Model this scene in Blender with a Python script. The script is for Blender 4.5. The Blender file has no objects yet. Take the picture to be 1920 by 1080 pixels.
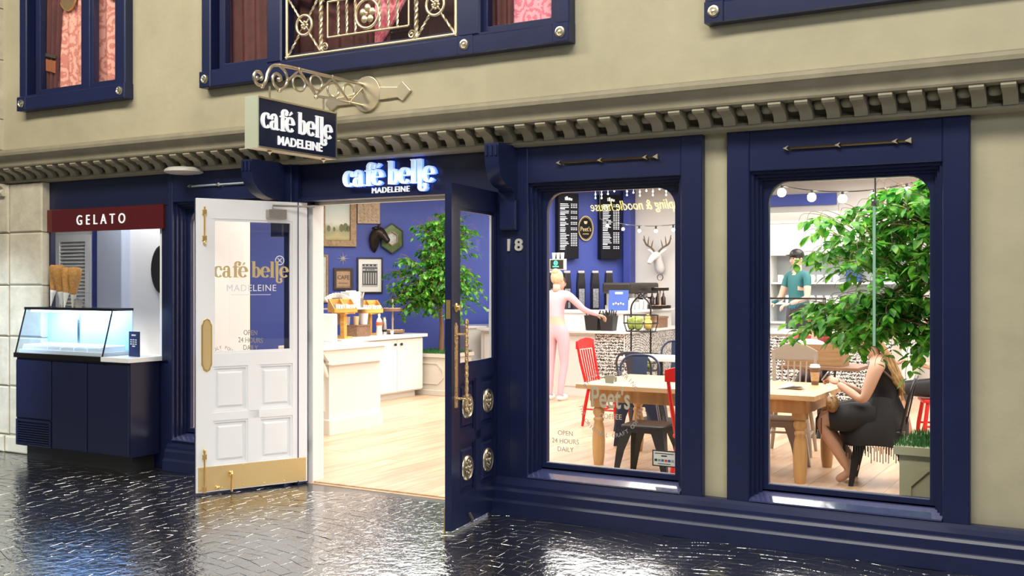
import bpy, math, random
from math import sin, cos, pi, radians as R
from mathutils import Matrix, Vector
random.seed(7)
S = bpy.context.scene
COL = S.collection
# ------------------------------------------------------------------ camera, world, lights, exposure
cam_d = bpy.data.cameras.new('camera'); cam = bpy.data.objects.new('camera', cam_d); COL.objects.link(cam)
cam.location = (0, -6.45, 1.6); cam.rotation_euler = (R(90), 0, R(30.17))
cam_d.sensor_width = 36; cam_d.lens = 37.5; cam_d.shift_y = -10/1920; cam_d.clip_end = 200
S.camera = cam
S.view_settings.view_transform = 'Standard'; S.view_settings.look = 'None'
S.view_settings.gamma = 1; S.view_settings.exposure = 0.0; S.view_settings.use_curve_mapping = False
W_ = bpy.data.worlds.new('world'); S.world = W_; W_.use_nodes = True
W_.node_tree.nodes['Background'].inputs[0].default_value = (0.80, 0.86, 1.0, 1)
W_.node_tree.nodes['Background'].inputs[1].default_value = 0.16
S.cycles.max_bounces = 10; S.cycles.transparent_max_bounces = 24; S.cycles.use_denoising = True
S.cycles.sample_clamp_indirect = 6
def area(name, loc, rot, sx, sy, power, col, spread=180):
    d = bpy.data.lights.new(name, 'AREA'); d.shape = 'RECTANGLE'; d.size = sx; d.size_y = sy
    d.energy = power; d.color = col; d.spread = R(spread)
    o = bpy.data.objects.new(name, d); COL.objects.link(o); o.location = loc
    o.rotation_euler = tuple(R(a) for a in rot); return o
def spot(name, loc, target, power, col, size=45, blend=.5, rad=.05):
    d = bpy.data.lights.new(name, 'SPOT'); d.energy = power; d.color = col; d.spot_size = R(size); d.spot_blend = blend
    d.shadow_soft_size = rad
    o = bpy.data.objects.new(name, d); COL.objects.link(o); o.location = loc
    o.rotation_euler = (Vector(target)-Vector(loc)).to_track_quat('-Z', 'Y').to_euler(); return o
# arcade ceiling lights in front of the facade (high above the street)
area('arcade_and_fill_light', (-2.0, -4.4, 6.6), (36, 0, 0), 5, 1.0, 390, (1.0, .95, .82))
area('arcade_and_fill_light', (-7.6, -4.0, 6.4), (36, 0, 0), 4, 1.0, 290, (1.0, .92, .76))
spot('arcade_spot', (-9.6, -4.6, 4.4), (-9.15, 0, .75), 1900, (.66, .82, 1.0), 21, .9, .15)
area('arcade_and_fill_light', (3.4, -7.5, 4.6), (62, 0, 28), 2.4, 1.6, 170, (.90, .94, 1.0))  # fill added low at the right front to brighten door and sills
# fill lights added inside the upstairs bays to brighten the curtains
for lx, sx in ((-8.05, .9), (-4.8, 1.4), (-3.55, .4), (-6.05, .4)): area('curtain_fill', (lx, -.06, 4.75), (0, 0, 0), sx, .08, 16*sx, (1.0, .88, .78))
# cafe ceiling panels, plus fills near the glass added to brighten leaves and sills
for lx, ly, sx, sy, pw in ((-6.6, 1.6, 2.2, 1.4, 95), (-7.9, 4.6, 2.2, 2.0, 150), (-5.6, 4.6, 2.0, 2.0, 150), (-6.2, 7.4, 2.4, 1.8, 160),
                           (-3.2, 2.2, 2.6, 1.6, 110), (-3.0, 5.2, 2.4, 2.0, 150), (-.9, 2.2, 1.6, 1.6, 80), (-2.6, 8.0, 2.4, 1.4, 150), (-.2, 5.4, 1.6, 2.0, 90), (-1.3, .62, 1.5, .6, 75), (-3.0, .62, 1.2, .5, 40)):
    area('cafe_ceiling_and_fill_light', (lx, ly, 3.05), (0, 0, 0), sx, sy, pw*.66, (1.0, .98, .95))
area('gelato_light', (-8.0, .4, 2.7), (0, 0, 0), 1.2, .5, 24, (.95, .97, 1.0))

# ------------------------------------------------------------------ materials
MATS = {}
def M(name, col, rough=.5, metal=0., bump=0., bscale=30., var=0., vscale=3., spec=.5, emit=0., coat=0., ior=None):
    if name in MATS: return MATS[name]
    m = bpy.data.materials.new(name); m.use_nodes = True; nt = m.node_tree; b = nt.nodes['Principled BSDF']
    b.inputs['Base Color'].default_value = (*col, 1); b.inputs['Roughness'].default_value = rough
    b.inputs['Metallic'].default_value = metal; b.inputs['Specular IOR Level'].default_value = spec
    if ior: b.inputs['IOR'].default_value = ior
    if coat: b.inputs['Coat Weight'].default_value = coat; b.inputs['Coat Roughness'].default_value = .05
    if emit: b.inputs['Emission Color'].default_value = (*col, 1); b.inputs['Emission Strength'].default_value = emit
    if bump or var:
        tc = nt.nodes.new('ShaderNodeTexCoord')
    if var:
        n = nt.nodes.new('ShaderNodeTexNoise'); n.inputs['Scale'].default_value = vscale; n.inputs['Detail'].default_value = 6
        n.inputs['Roughness'].default_value = .6
        r = nt.nodes.new('ShaderNodeValToRGB'); r.color_ramp.elements[0].position = .3; r.color_ramp.elements[1].position = .7
        r.color_ramp.elements[0].color = (*[max(0, c*(1-var)) for c in col], 1); r.color_ramp.elements[1].color = (*[min(1, c*(1+var*.6)) for c in col], 1)
        nt.links.new(tc.outputs['Object'], n.inputs['Vector']); nt.links.new(n.outputs['Fac'], r.inputs['Fac']); nt.links.new(r.outputs['Color'], b.inputs['Base Color'])
    if bump:
        n2 = nt.nodes.new('ShaderNodeTexNoise'); n2.inputs['Scale'].default_value = bscale; n2.inputs['Detail'].default_value = 4
        bp = nt.nodes.new('ShaderNodeBump'); bp.inputs['Strength'].default_value = bump; bp.inputs['Distance'].default_value = .01
        nt.links.new(tc.outputs['Object'], n2.inputs['Vector']); nt.links.new(n2.outputs['Fac'], bp.inputs['Height']); nt.links.new(bp.outputs['Normal'], b.inputs['Normal'])
    MATS[name] = m; return m
def glass_mat(name, tint=(1, 1, 1), refl=.5, rough=0.0):
    m = bpy.data.materials.new(name); m.use_nodes = True; nt = m.node_tree
    for n in list(nt.nodes): nt.nodes.remove(n)
    o = nt.nodes.new('ShaderNodeOutputMaterial'); mx = nt.nodes.new('ShaderNodeMixShader'); t = nt.nodes.new('ShaderNodeBsdfTransparent')
    g = nt.nodes.new('ShaderNodeBsdfGlossy'); g.inputs['Roughness'].default_value = rough; t.inputs['Color'].default_value = (*tint, 1)
    f = nt.nodes.new('ShaderNodeLayerWeight'); f.inputs['Blend'].default_value = .5
    pw = nt.nodes.new('ShaderNodeMath'); pw.operation = 'POWER'; pw.inputs[1].default_value = 5
    k = nt.nodes.new('ShaderNodeMath'); k.operation = 'MULTIPLY_ADD'; k.inputs[1].default_value = .9*refl; k.inputs[2].default_value = .045*refl
    nt.links.new(f.outputs['Facing'], pw.inputs[0]); nt.links.new(pw.outputs[0], k.inputs[0]); nt.links.new(k.outputs[0], mx.inputs[0]); nt.links.new(t.outputs[0], mx.inputs[1]); nt.links.new(g.outputs[0], mx.inputs[2])
    nt.links.new(mx.outputs[0], o.inputs[0]); MATS[name] = m; return m
def wood_mat(name, c1, c2, rough=.45, axis=0, scale=6.):
    m = bpy.data.materials.new(name); m.use_nodes = True; nt = m.node_tree; b = nt.nodes['Principled BSDF']; b.inputs['Roughness'].default_value = rough
    tc = nt.nodes.new('ShaderNodeTexCoord'); mp = nt.nodes.new('ShaderNodeMapping'); s = [scale*6]*3; s[axis] = scale*.5; mp.inputs['Scale'].default_value = s
    n = nt.nodes.new('ShaderNodeTexNoise'); n.inputs['Scale'].default_value = 1; n.inputs['Detail'].default_value = 5
    r = nt.nodes.new('ShaderNodeValToRGB'); r.color_ramp.elements[0].position = .32; r.color_ramp.elements[1].position = .7
    r.color_ramp.elements[0].color = (*c1, 1); r.color_ramp.elements[1].color = (*c2, 1)
    oi = nt.nodes.new('ShaderNodeObjectInfo'); add = nt.nodes.new('ShaderNodeVectorMath'); add.operation = 'ADD'
    sc = nt.nodes.new('ShaderNodeMath'); sc.operation = 'MULTIPLY'; sc.inputs[1].default_value = 37.
    nt.links.new(oi.outputs['Random'], sc.inputs[0]); nt.links.new(mp.outputs[0], add.inputs[0]); nt.links.new(sc.outputs[0], add.inputs[1])
    nt.links.new(tc.outputs['Object'], mp.inputs[0]); nt.links.new(add.outputs[0], n.inputs['Vector']); nt.links.new(n.outputs['Fac'], r.inputs['Fac'])
    hs = nt.nodes.new('ShaderNodeHueSaturation'); mr = nt.nodes.new('ShaderNodeMapRange'); mr.inputs['To Min'].default_value = .85; mr.inputs['To Max'].default_value = 1.12
    nt.links.new(oi.outputs['Random'], mr.inputs['Value']); nt.links.new(mr.outputs[0], hs.inputs['Value']); nt.links.new(r.outputs['Color'], hs.inputs['Color'])
    nt.links.new(hs.outputs['Color'], b.inputs['Base Color']); MATS[name] = m; return m
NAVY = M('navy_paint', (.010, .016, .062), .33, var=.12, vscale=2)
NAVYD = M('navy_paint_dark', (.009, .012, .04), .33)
STUCCO = M('tan_stucco', (.425, .385, .265), .8, bump=.25, bscale=14, var=.16, vscale=1.4)
CORN = M('cornice_plaster_shaded', (.27, .24, .165), .62, bump=.15, bscale=20, var=.2, vscale=4)  # plaster colour darkened to carry the shade under the overhang
STONE = M('pier_stone', (.56, .51, .40), .75, bump=.5, bscale=16, var=.18, vscale=7)
WHITE = M('white_paint', (.80, .80, .80), .4)
CREAM = M('cream_paint', (.76, .72, .64), .55)
BRASS = M('brass', (.80, .56, .22), .28, .8)
BRASSM = M('brass_satin', (.84, .62, .30), .36, .6)
PEWTER = M('pewter', (.55, .50, .40), .35, 1.0, bump=.1, bscale=60)
CHAMP = M('champagne_metal', (.74, .66, .48), .38, 1.0, bump=.08, bscale=40)
STEEL = M('steel', (.62, .62, .62), .25, 1.0)
BLACK = M('black_metal', (.012, .012, .013), .4)
DARK = M('dark_void', (.01, .01, .012), .6)
GLASS = glass_mat('window_glass', (1, 1, 1), .55)
CGLASS = glass_mat('case_glass', (.93, .97, 1.0), 1.0)
LETW = M('white_lettering', (.9, .92, .95), .4, emit=.35)

# ------------------------------------------------------------------ mesh builder
WM = {}
def wm(o): return WM.get(o.name, Matrix())
def put(o, parent=None, loc=(0, 0, 0), rot=(0, 0, 0)):
    COL.objects.link(o); o.location = loc; o.rotation_euler = rot
    m = Matrix.LocRotScale(Vector(loc), o.rotation_euler, None)
    if parent is not None: o.parent = parent; m = wm(parent) @ m
    WM[o.name] = m; return o
def tag(o, label=None, cat=None, group=None, kind=None):
    for k, v in (('label', label), ('category', cat), ('group', group), ('kind', kind)):
        if v: o[k] = v
    return o
def thing(name, label, cat, loc=(0, 0, 0), rz=0, group=None, kind=None):
    o = bpy.data.objects.new(name, None); o.empty_display_size = .1
    put(o, None, loc, (0, 0, rz)); return tag(o, label, cat, group, kind)
def struct(name, loc=(0, 0, 0), rz=0, label=None): return thing(name, label, None, loc, rz, None, 'structure')
class MB:
    def __init__(s): s.v = []; s.f = []
    def add(s, vs, fs, mat=None):
        n = len(s.v); s.v += [tuple(mat @ Vector(p)) if mat is not None else tuple(p) for p in vs]; s.f += [tuple(i+n for i in f) for f in fs]; return s
    def box(s, x0, x1, y0, y1, z0, z1, mat=None):
        return s.add([(x0, y0, z0), (x1, y0, z0), (x1, y1, z0), (x0, y1, z0), (x0, y0, z1), (x1, y0, z1), (x1, y1, z1), (x0, y1, z1)],
                     [(0, 3, 2, 1), (4, 5, 6, 7), (0, 1, 5, 4), (1, 2, 6, 5), (2, 3, 7, 6), (3, 0, 4, 7)], mat)
    def cbox(s, x0, x1, y0, y1, z0, z1, c=.01, mat=None):   # box with its y0 face chamfered
        return s.add([(x0, y1, z0), (x1, y1, z0), (x1, y1, z1), (x0, y1, z1), (x0, y0+c, z0), (x1, y0+c, z0), (x1, y0+c, z1), (x0, y0+c, z1),
                      (x0+c, y0, z0+c), (x1-c, y0, z0+c), (x1-c, y0, z1-c), (x0+c, y0, z1-c)],
                     [(0, 3, 2, 1), (0, 1, 5, 4), (1, 2, 6, 5), (2, 3, 7, 6), (3, 0, 4, 7), (4, 5, 9, 8), (5, 6, 10, 9), (6, 7, 11, 10), (7, 4, 8, 11), (8, 9, 10, 11)], mat)
    def prism(s, poly, a0, a1, axis='y', mat=None):   # poly 2D: axis y -> (x,z), x -> (y,z), z -> (x,y)
        k = len(poly); g = {'y': lambda p, a: (p[0], a, p[1]), 'x': lambda p, a: (a, p[0], p[1]), 'z': lambda p, a: (p[0], p[1], a)}[axis]
        vs = [g(p, a0) for p in poly]+[g(p, a1) for p in poly]
        return s.add(vs, [tuple(range(k)), tuple(range(2*k-1, k-1, -1))]+[(i, k+i, k+(i+1) % k, (i+1) % k) for i in range(k)], mat)
    def sweep(s, prof, pts0, pts1): pass
    def tube(s, path, r, n=8, closed=False, mat=None, caps=True):
        P = [Vector(p) for p in path]; k = len(P); rr = r if isinstance(r, (list, tuple)) else [r]*k
        vs = []; fs = []; nrm = None
        for i in range(k):
            t = (P[(i+1) % k]-P[i-1]) if closed else (P[min(i+1, k-1)]-P[max(i-1, 0)])
            if t.length < 1e-9: t = Vector((0, 0, 1))
            t.normalize()
            if nrm is None:
                nrm = t.orthogonal().normalized()
            else:
                nrm = nrm-t*nrm.dot(t)
                if nrm.length < 1e-6: nrm = t.orthogonal()
                nrm.normalize()
            b = t.cross(nrm)
            for j in range(n):
                a = 2*pi*j/n; vs.append(tuple(P[i]+(nrm*cos(a)+b*sin(a))*rr[i]))
        for i in range(k if closed else k-1):
            for j in range(n):
                fs.append((i*n+j, i*n+(j+1) % n, ((i+1) % k)*n+(j+1) % n, ((i+1) % k)*n+j))
        if not closed and caps: fs += [tuple(range(n-1, -1, -1)), tuple(range((k-1)*n, k*n))]
        return s.add(vs, fs, mat)
    def lathe(s, prof, c=(0, 0, 0), n=16, mat=None, sx=1, sy=1):
        vs = []; fs = []; k = len(prof)
        for r, z in prof:
            for j in range(n): vs.append((c[0]+r*sx*cos(2*pi*j/n), c[1]+r*sy*sin(2*pi*j/n), c[2]+z))
        for i in range(k-1):
            for j in range(n): fs.append((i*n+j, i*n+(j+1) % n, (i+1)*n+(j+1) % n, (i+1)*n+j))
        fs += [tuple(range(n-1, -1, -1)), tuple(range((k-1)*n, k*n))]
        return s.add(vs, fs, mat)
    def ball(s, c, r, n=10, mat=None):
        r = r if isinstance(r, (list, tuple)) else (r, r, r); m = max(4, n//2+1); vs = []; fs = []
        vs.append((c[0], c[1], c[2]-r[2]))
        for i in range(1, m):
            a = -pi/2+pi*i/m
            for j in range(n): vs.append((c[0]+r[0]*cos(a)*cos(2*pi*j/n), c[1]+r[1]*cos(a)*sin(2*pi*j/n), c[2]+r[2]*sin(a)))
        vs.append((c[0], c[1], c[2]+r[2])); top = len(vs)-1
        for j in range(n): fs.append((0, 1+(j+1) % n, 1+j)); fs.append((top, 1+(m-2)*n+j, 1+(m-2)*n+(j+1) % n))
        for i in range(m-2):
            for j in range(n): fs.append((1+i*n+j, 1+i*n+(j+1) % n, 1+(i+1)*n+(j+1) % n, 1+(i+1)*n+j))
        return s.add(vs, fs, mat)
    def ring(s, loopa, loopb, y0, y1, mat=None):  # frame between two (x,z) loops, y0 front, y1 back
        k = len(loopa); vs = [(p[0], y0, p[1]) for p in loopa]+[(p[0], y0, p[1]) for p in loopb]+[(p[0], y1, p[1]) for p in loopa]+[(p[0], y1, p[1]) for p in loopb]
        fs = []
        for i in range(k):
            j = (i+1) % k
            fs += [(i, j, k+j, k+i), (k+i, k+j, 3*k+j, 3*k+i), (3*k+i, 3*k+j, 2*k+j, 2*k+i), (2*k+i, 2*k+j, j, i)]
        return s.add(vs, fs, mat)
    def mesh(s, name, m, smooth=False):
        me = bpy.data.meshes.new(name); me.from_pydata(s.v, [], s.f)
        if smooth is True: me.polygons.foreach_set('use_smooth', [True]*len(me.polygons))
        me.materials.append(m); me.update(); return me
    def build(s, name, m, parent=None, smooth=False, local=False, bevel=0, center=False):
        """world-coordinate vertices unless local; a parentless mesh gets its origin at the middle of its base"""
        loc = (0, 0, 0)
        if parent is not None and not local:
            inv = wm(parent).inverted(); s.v = [tuple(inv @ Vector(p)) for p in s.v]
        if (parent is None and not local) or center:
            xs, ys, zs = zip(*s.v); loc = ((min(xs)+max(xs))/2, (min(ys)+max(ys))/2, min(zs))
            s.v = [(x-loc[0], y-loc[1], z-loc[2]) for x, y, z in s.v]
        o = bpy.data.objects.new(name, s.mesh(name, m, smooth)); put(o, parent, loc)
        if bevel:
            b = o.modifiers.new('bevel', 'BEVEL'); b.width = bevel; b.segments = 2; b.limit_method = 'ANGLE'; b.harden_normals = False
        return o
def sm(o, a=40):
    me = o.data; me.polygons.foreach_set('use_smooth', [True]*len(me.polygons))
    try: me.set_sharp_from_angle(angle=R(a))
    except Exception: pass
    return o
def dup(root, loc=None, rz=None, label=None, group=None, kids=True):
    c = root.copy(); COL.objects.link(c); WM[c.name] = wm(root).copy()
    if loc is not None: c.location = loc
    if rz is not None: c.rotation_euler = (0, 0, rz)
    WM[c.name] = Matrix.LocRotScale(c.location, c.rotation_euler, c.scale)
    if label: c['label'] = label
    if group: c['group'] = group
    if kids:
        for ch in KIDS(root):
            d = ch.copy(); COL.objects.link(d); d.parent = c; WM[d.name] = WM[c.name] @ Matrix.LocRotScale(d.location, d.rotation_euler, d.scale)
            for g in KIDS(ch):
                e = g.copy(); COL.objects.link(e); e.parent = d
    return c
def KIDS(o): return list(o.children)
def copypart(o, loc, rot=(0, 0, 0), scale=None):
    c = o.copy(); COL.objects.link(c); c.location = loc; c.rotation_euler = rot
    if scale: c.scale = scale
    return c
TEXTS = []
def text(name, body, size, m, parent, loc, rot=(R(90), 0, 0), ext=.002, align='CENTER', sx=1, shear=0, space=1, off=0):
    d = bpy.data.curves.new(name, 'FONT'); d.body = body; d.size = size; d.extrude = ext; d.align_x = align; d.align_y = 'BOTTOM_BASELINE'
    d.shear = shear; d.space_character = space; d.offset = off; d.resolution_u = 3
    d.materials.append(m); o = bpy.data.objects.new(name, d)
    if parent is not None and not isinstance(loc, Vector): pass
    put(o, parent, loc, rot); o.scale = (sx, 1, 1); TEXTS.append(o); return o
def wtext(name, body, size, m, parent, loc, rz=0, **k):   # upright text at a world place, reading along +x turned by rz
    inv = wm(parent).inverted(); l = inv @ Vector(loc)
    pr = wm(parent).to_euler().z
    return text(name, body, size, m, parent, l, (R(90), 0, rz-pr), **k)
def smoothpath(pts, n=6, closed=False):
    P = [Vector(p) for p in pts]; k = len(P); out = []
    rng = range(k if closed else k-1)
    for i in rng:
        g = (lambda q: P[q % k]) if closed else (lambda q: P[max(0, min(k-1, q))])
        a, b, c, d = g(i-1), g(i), g(i+1), g(i+2)
        for j in range(n):
            t = j/n; out.append(tuple(.5*((2*b)+(-a+c)*t+(2*a-5*b+4*c-d)*t*t+(-a+3*b-3*c+d)*t**3)))
    if not closed: out.append(tuple(P[-1]))
    return out
def roundrect(x0, x1, z0, z1, rt, rb=0.0, n=6):
    out = []
    for cx, cz, r, a0 in ((x1, z0, rb, -90), (x1, z1, rt, 0), (x0, z1, rt, 90), (x0, z0, rb, 180)):
        sxn = -1 if cx == x1 else 1; szn = -1 if cz == z1 else 1
        for i in range(n+1):
            a = R(a0+90*i/n); out.append((cx+sxn*r+r*cos(a), cz+szn*r+r*sin(a)))
    return out
def rectloop(x0, x1, z0, z1, n=6):
    out = []
    for cx, cz in ((x1, z0), (x1, z1), (x0, z1), (x0, z0)): out += [(cx, cz)]*(n+1)
    return out
# hand-drawn fat-face letters: strokes of (x, y, width), x-height 1
def arc(cx, cy, rx, ry, a0, a1, w0, wm_, w1, n=16):
    out = []
    for i in range(n+1):
        t = i/n; a = R(a0+(a1-a0)*t); th = abs(cos(a)); w = (w0+(w1-w0)*t)*(1-th)+wm_*th
        out.append((cx+rx*cos(a), cy+ry*sin(a), w))
    return out
GLY = {
 'c': (.76, [arc(.44, .5, .33, .46, 48, 315, .09, .30, .06), ('b', .68, .72, .12)]),
 'a': (.86, [[(.60, .05, .27), (.60, .45, .27), (.60, .78, .24)], arc(.40, .70, .24, .27, 0, 160, .22, .16, .07), ('b', .20, .72, .11), arc(.36, .27, .22, .26, 60, 300, .06, .24, .06), [(.60, .10, .20), (.74, .03, .12), (.90, .08, .05)]]),
 'f': (.62, [[(.36, 0, .27), (.36, .7, .27), (.36, 1.1, .25)], arc(.58, 1.12, .24, .28, 180, 20, .1, .22, .08), ('b', .72, 1.16, .13), [(.10, .93, .08), (.72, .93, .08)], [(.14, .03, .06), (.60, .03, .06)]]),
 'e': (.84, [arc(.44, .5, .33, .46, 2, 322, .07, .30, .06), [(.20, .52, .07), (.80, .52, .07)], arc(.52, .55, .26, .41, 0, 80, .1, .14, .08)]),
 'b': (.94, [[(.30, .02, .27), (.30, .8, .27), (.30, 1.46, .27)], [(.10, 1.43, .06), (.40, 1.43, .06)], arc(.52, .48, .27, .45, 130, -150, .06, .29, .06)]),
 'l': (.50, [[(.26, 0, .27), (.26, .8, .27), (.26, 1.46, .27)], [(.06, 1.43, .06), (.36, 1.43, .06)], [(.04, .03, .06), (.48, .03, .06)]]),
 'j': (.46, [[(.22, -.22, .20), (.22, .4, .27), (.22, 1.46, .27)], [(.02, 1.43, .06), (.32, 1.43, .06)], arc(.44, -.20, .24, .26, 180, 350, .1, .20, .1), ('b', .60, -.14, .13)]),
}
def glyph_mb(ch, ext):
    mb = MB()
    if ch == 'é': adv, st = GLY['e'][0], GLY['e'][1]+[[(.40, 1.10, .05), (.62, 1.32, .17)]]
    else: adv, st = GLY[ch]
    for q, g in enumerate(st):
        e = ext*(1+.02*q)
        if g[0] == 'b':
            mb.prism([(g[1]+g[3]*cos(2*pi*i/14), g[2]+g[3]*sin(2*pi*i/14)) for i in range(14)], -e, e, 'y'); continue
        L = []; Rr = []
        for i, (x, y, w) in enumerate(g):
            a = g[max(0, i-1)]; b = g[min(len(g)-1, i+1)]; dx, dy = b[0]-a[0], b[1]-a[1]; l = math.hypot(dx, dy) or 1
            L.append((x-dy/l*w/2, y+dx/l*w/2)); Rr.append((x+dy/l*w/2, y-dx/l*w/2))
        k = len(g); vs = [(p[0], -e, p[1]) for p in L]+[(p[0], -e, p[1]) for p in Rr]+[(p[0], e, p[1]) for p in L]+[(p[0], e, p[1]) for p in Rr]
        fs = []
        for i in range(k-1):
            fs += [(i, i+1, k+i+1, k+i), (2*k+i, 3*k+i, 3*k+i+1, 2*k+i+1), (i, 2*k+i, 2*k+i+1, i+1), (k+i, k+i+1, 3*k+i+1, 3*k+i)]
        fs += [(0, k, 3*k, 2*k), (k-1, 3*k-1, 4*k-1, 2*k-1)]
        mb.add(vs, fs)
    return adv, mb
def logo(parent, width, m, loc, rot=(0, 0, 0), ext=.004, name='letter'):
    """'café belle' as one child mesh per letter, in parent space; loc is the left end of the baseline"""
    word = 'café belj'+'e'; adv = []; x = 0
    for ch in word:
        adv.append(x); x += .3 if ch == ' ' else glyph_adv(ch)
    sc = width/x; out = []
    rm = Matrix.Rotation(rot[2], 4, 'Z')
    for ch, a in zip(word, adv):
        if ch == ' ': continue
        _, mb = glyph_mb(ch, ext/sc)
        mb.v = [(p[0]*sc, p[1]*sc, p[2]*sc) for p in mb.v]
        o = mb.build(name, m, None, local=True); o.parent = parent
        o.location = Vector(loc)+rm @ Vector((a*sc, 0, 0)); o.rotation_euler = rot; out.append(o)
    return out
def glyph_adv(ch): return GLY['e' if ch == 'é' else ch][0]
# ------------------------------------------------------------------ street of dark setts
def street_mat():
    m = bpy.data.materials.new('wet_setts'); m.use_nodes = True; nt = m.node_tree; b = nt.nodes['Principled BSDF']
    tc = nt.nodes.new('ShaderNodeNewGeometry'); n = nt.nodes.new('ShaderNodeTexNoise'); n.inputs['Scale'].default_value = 17; n.inputs['Detail'].default_value = 3
    n2 = nt.nodes.new('ShaderNodeTexNoise'); n2.inputs['Scale'].default_value = 55; n2.inputs['Detail'].default_value = 2
    mr = nt.nodes.new('ShaderNodeMapRange'); mr.inputs['To Min'].default_value = .08; mr.inputs['To Max'].default_value = .2
    bp = nt.nodes.new('ShaderNodeBump'); bp.inputs['Strength'].default_value = .55; bp.inputs['Distance'].default_value = .009
    bp2 = nt.nodes.new('ShaderNodeBump'); bp2.inputs['Strength'].default_value = .3; bp2.inputs['Distance'].default_value = .004
    L = nt.links.new
    L(tc.outputs['Position'], n.inputs['Vector']); L(tc.outputs['Position'], n2.inputs['Vector']); L(n.outputs['Fac'], mr.inputs['Value']); L(mr.outputs[0], b.inputs['Roughness'])
    L(n.outputs['Fac'], bp.inputs['Height']); L(n2.outputs['Fac'], bp2.inputs['Height']); L(bp.outputs[0], bp2.inputs['Normal']); L(bp2.outputs[0], b.inputs['Normal'])
    b.inputs['Base Color'].default_value = (.016, .016, .018, 1); b.inputs['IOR'].default_value = 7.0
    return m
SETT = street_mat()
JOINT = M('street_joint', (.014, .014, .015), .25, ior=4.0)
street = tag(MB().box(-30, 30, -30, .1, -.2, -.0028).build('street_floor', JOINT), 'dark glossy street of small stone setts', None, None, 'structure')
rng = random.Random(3)
def fan(x, k): u = ((x+.37*k+40) % 1.5)/.75-1; return .20*(1-u*u)
def gl(i, j): return rng_grid[(i, j)]
setts = []; rows = 40; pitch = .094
lines = []
for j in range(rows+1): lines.append(.02-j*pitch)
def ypos(x, j): return lines[j]+fan(x, 0)-.2+.012*sin(7*x+j*1.7)+.006*sin(17*x+j)
row_joints = []
for j in range(rows):
    xs_ = []; x = -11.6+rng.random()*.1
    while x < 2.4: xs_.append(x); x += rng.uniform(.085, .15)
    row_joints.append(xs_)
for j in range(rows):
    X_ = row_joints[j]; sl = [rng.uniform(-.012, .012) for _ in X_]
    for a_, b_, s0_, s1_ in zip(X_, X_[1:], sl, sl[1:]):
        top = [(a_+s0_, ypos(a_+s0_, j)), ((a_+b_)/2, ypos((a_+b_)/2, j)+rng.uniform(-.004, .004)), (b_+s1_, ypos(b_+s1_, j))]
        bot = [(b_-s1_, ypos(b_-s1_, j+1)), ((a_+b_)/2, ypos((a_+b_)/2, j+1)+rng.uniform(-.004, .004)), (a_-s0_, ypos(a_-s0_, j+1))]
        P = top+bot; cx = sum(p[0] for p in P)/6; cy = sum(p[1] for p in P)/6
        if cy < -.01-.0 and cy > -3.4: setts.append((cx, cy, P))
# the courses run up to the thresholds: fill the strip left along the shopfront
cth, sth = cos(R(30.17)), sin(R(30.17))
def proj(x, y, z):
    yy = y+6.45; Z = -sth*x+cth*yy; return (960+2000*(cth*x+sth*yy)/Z, 530-2000*(z-1.6)/Z, Z)
def sett_geo(cx, cy, P, q):
    g = lambda k: [((p[0]-cx)*k, (p[1]-cy)*k) for p in P]; t = [q.uniform(-.0007, .0007) for _ in range(3)]
    vs = [(x, y, -.012) for x, y in g(.985)]+[(x, y, -.0012) for x, y in g(.978)]+[(x, y, t[0]+t[1]*x*16+t[2]*y*16) for x, y in g(.962)]
    n = 6; return vs, [(i, i+n, (i+1) % n+n, (i+1) % n) for i in range(n)]+[(n+i, 2*n+i, 2*n+(i+1) % n, n+(i+1) % n) for i in range(n)]+[tuple(range(3*n-1, 2*n-1, -1))]
vis = sorted([s for s in setts if -20 < proj(s[0], s[1], 0)[0] < 1940 and proj(s[0], s[1], 0)[1] < 1090 and not (-6.05 < s[0] < -3.75 and s[1] > -.1)], key=lambda s: proj(s[0], s[1], 0)[2])
near = set(id(s) for s in vis[:298])
rest = MB(); il = wm(street).inverted(); qr = random.Random(8)
for s in setts:
    vs, fs = sett_geo(s[0], s[1], s[2], qr)
    if id(s) in near:
        b = MB(); b.add(vs, fs); o = bpy.data.objects.new('sett', b.mesh('sett', SETT)); put(o, street, il @ Vector((s[0], s[1], 0)))
    else: rest.add(vs, fs, Matrix.Translation((s[0], s[1], 0)))
tag(rest.build('setts', SETT, street), kind='stuff')

# ------------------------------------------------------------------ facade: tan stucco upper wall, piers, cornice
wall = struct('wall_front', (-4, 0, 0), 0, 'tan plastered front wall of the building above and beside the navy shopfront')
w = MB()
UW = [(-8.794, -7.379), (-6.479, -3.155), (-2.235, 1.09)]
w.box(-9.15, 2.6, -.2, .2, 2.8, 3.19)
xs = [-9.15]+[q for p in UW for q in (p[0]+.05, p[1]-.05)]+[2.6]
for i in range(0, len(xs), 2): w.box(xs[i], xs[i+1], -.2, .2, 3.19, 4.85)
w.box(-9.15, 2.6, -.2, .2, 4.85, 5.6)
w.build('upper_wall', STUCCO, wall)
MB().box(-2.36, -2.17, .02, .2, 0, 2.6).build('pier', STUCCO, wall)
MB().box(-.8, 2.6, .02, .2, 0, 2.6).build('pier', STUCCO, wall)
MB().box(-10.2, 2.6, .13, .2, 2.27, 3.2).build('inner_wall', M('inner_white', (.75, .73, .70), .6), wall)
corn = struct('cornice', (-4, -.1, 2.53), 0, 'bronze tan cornice with a row of scrolled dentils over the shopfront')
cove = [(.1, 2.535), (-.075, 2.535), (-.1, 2.545), (-.105, 2.56), (-.095, 2.575), (-.06, 2.585), (-.05, 2.60), (-.05, 2.668), (-.255, 2.668), (-.262, 2.68)]
cove += [(-.262-.05*(i/6)**2.2, 2.68+.084*i/6) for i in range(1, 7)]+[(-.328, 2.766), (-.332, 2.79), (-.325, 2.812), (-.24, 2.835), (.1, 2.835)]
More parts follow.
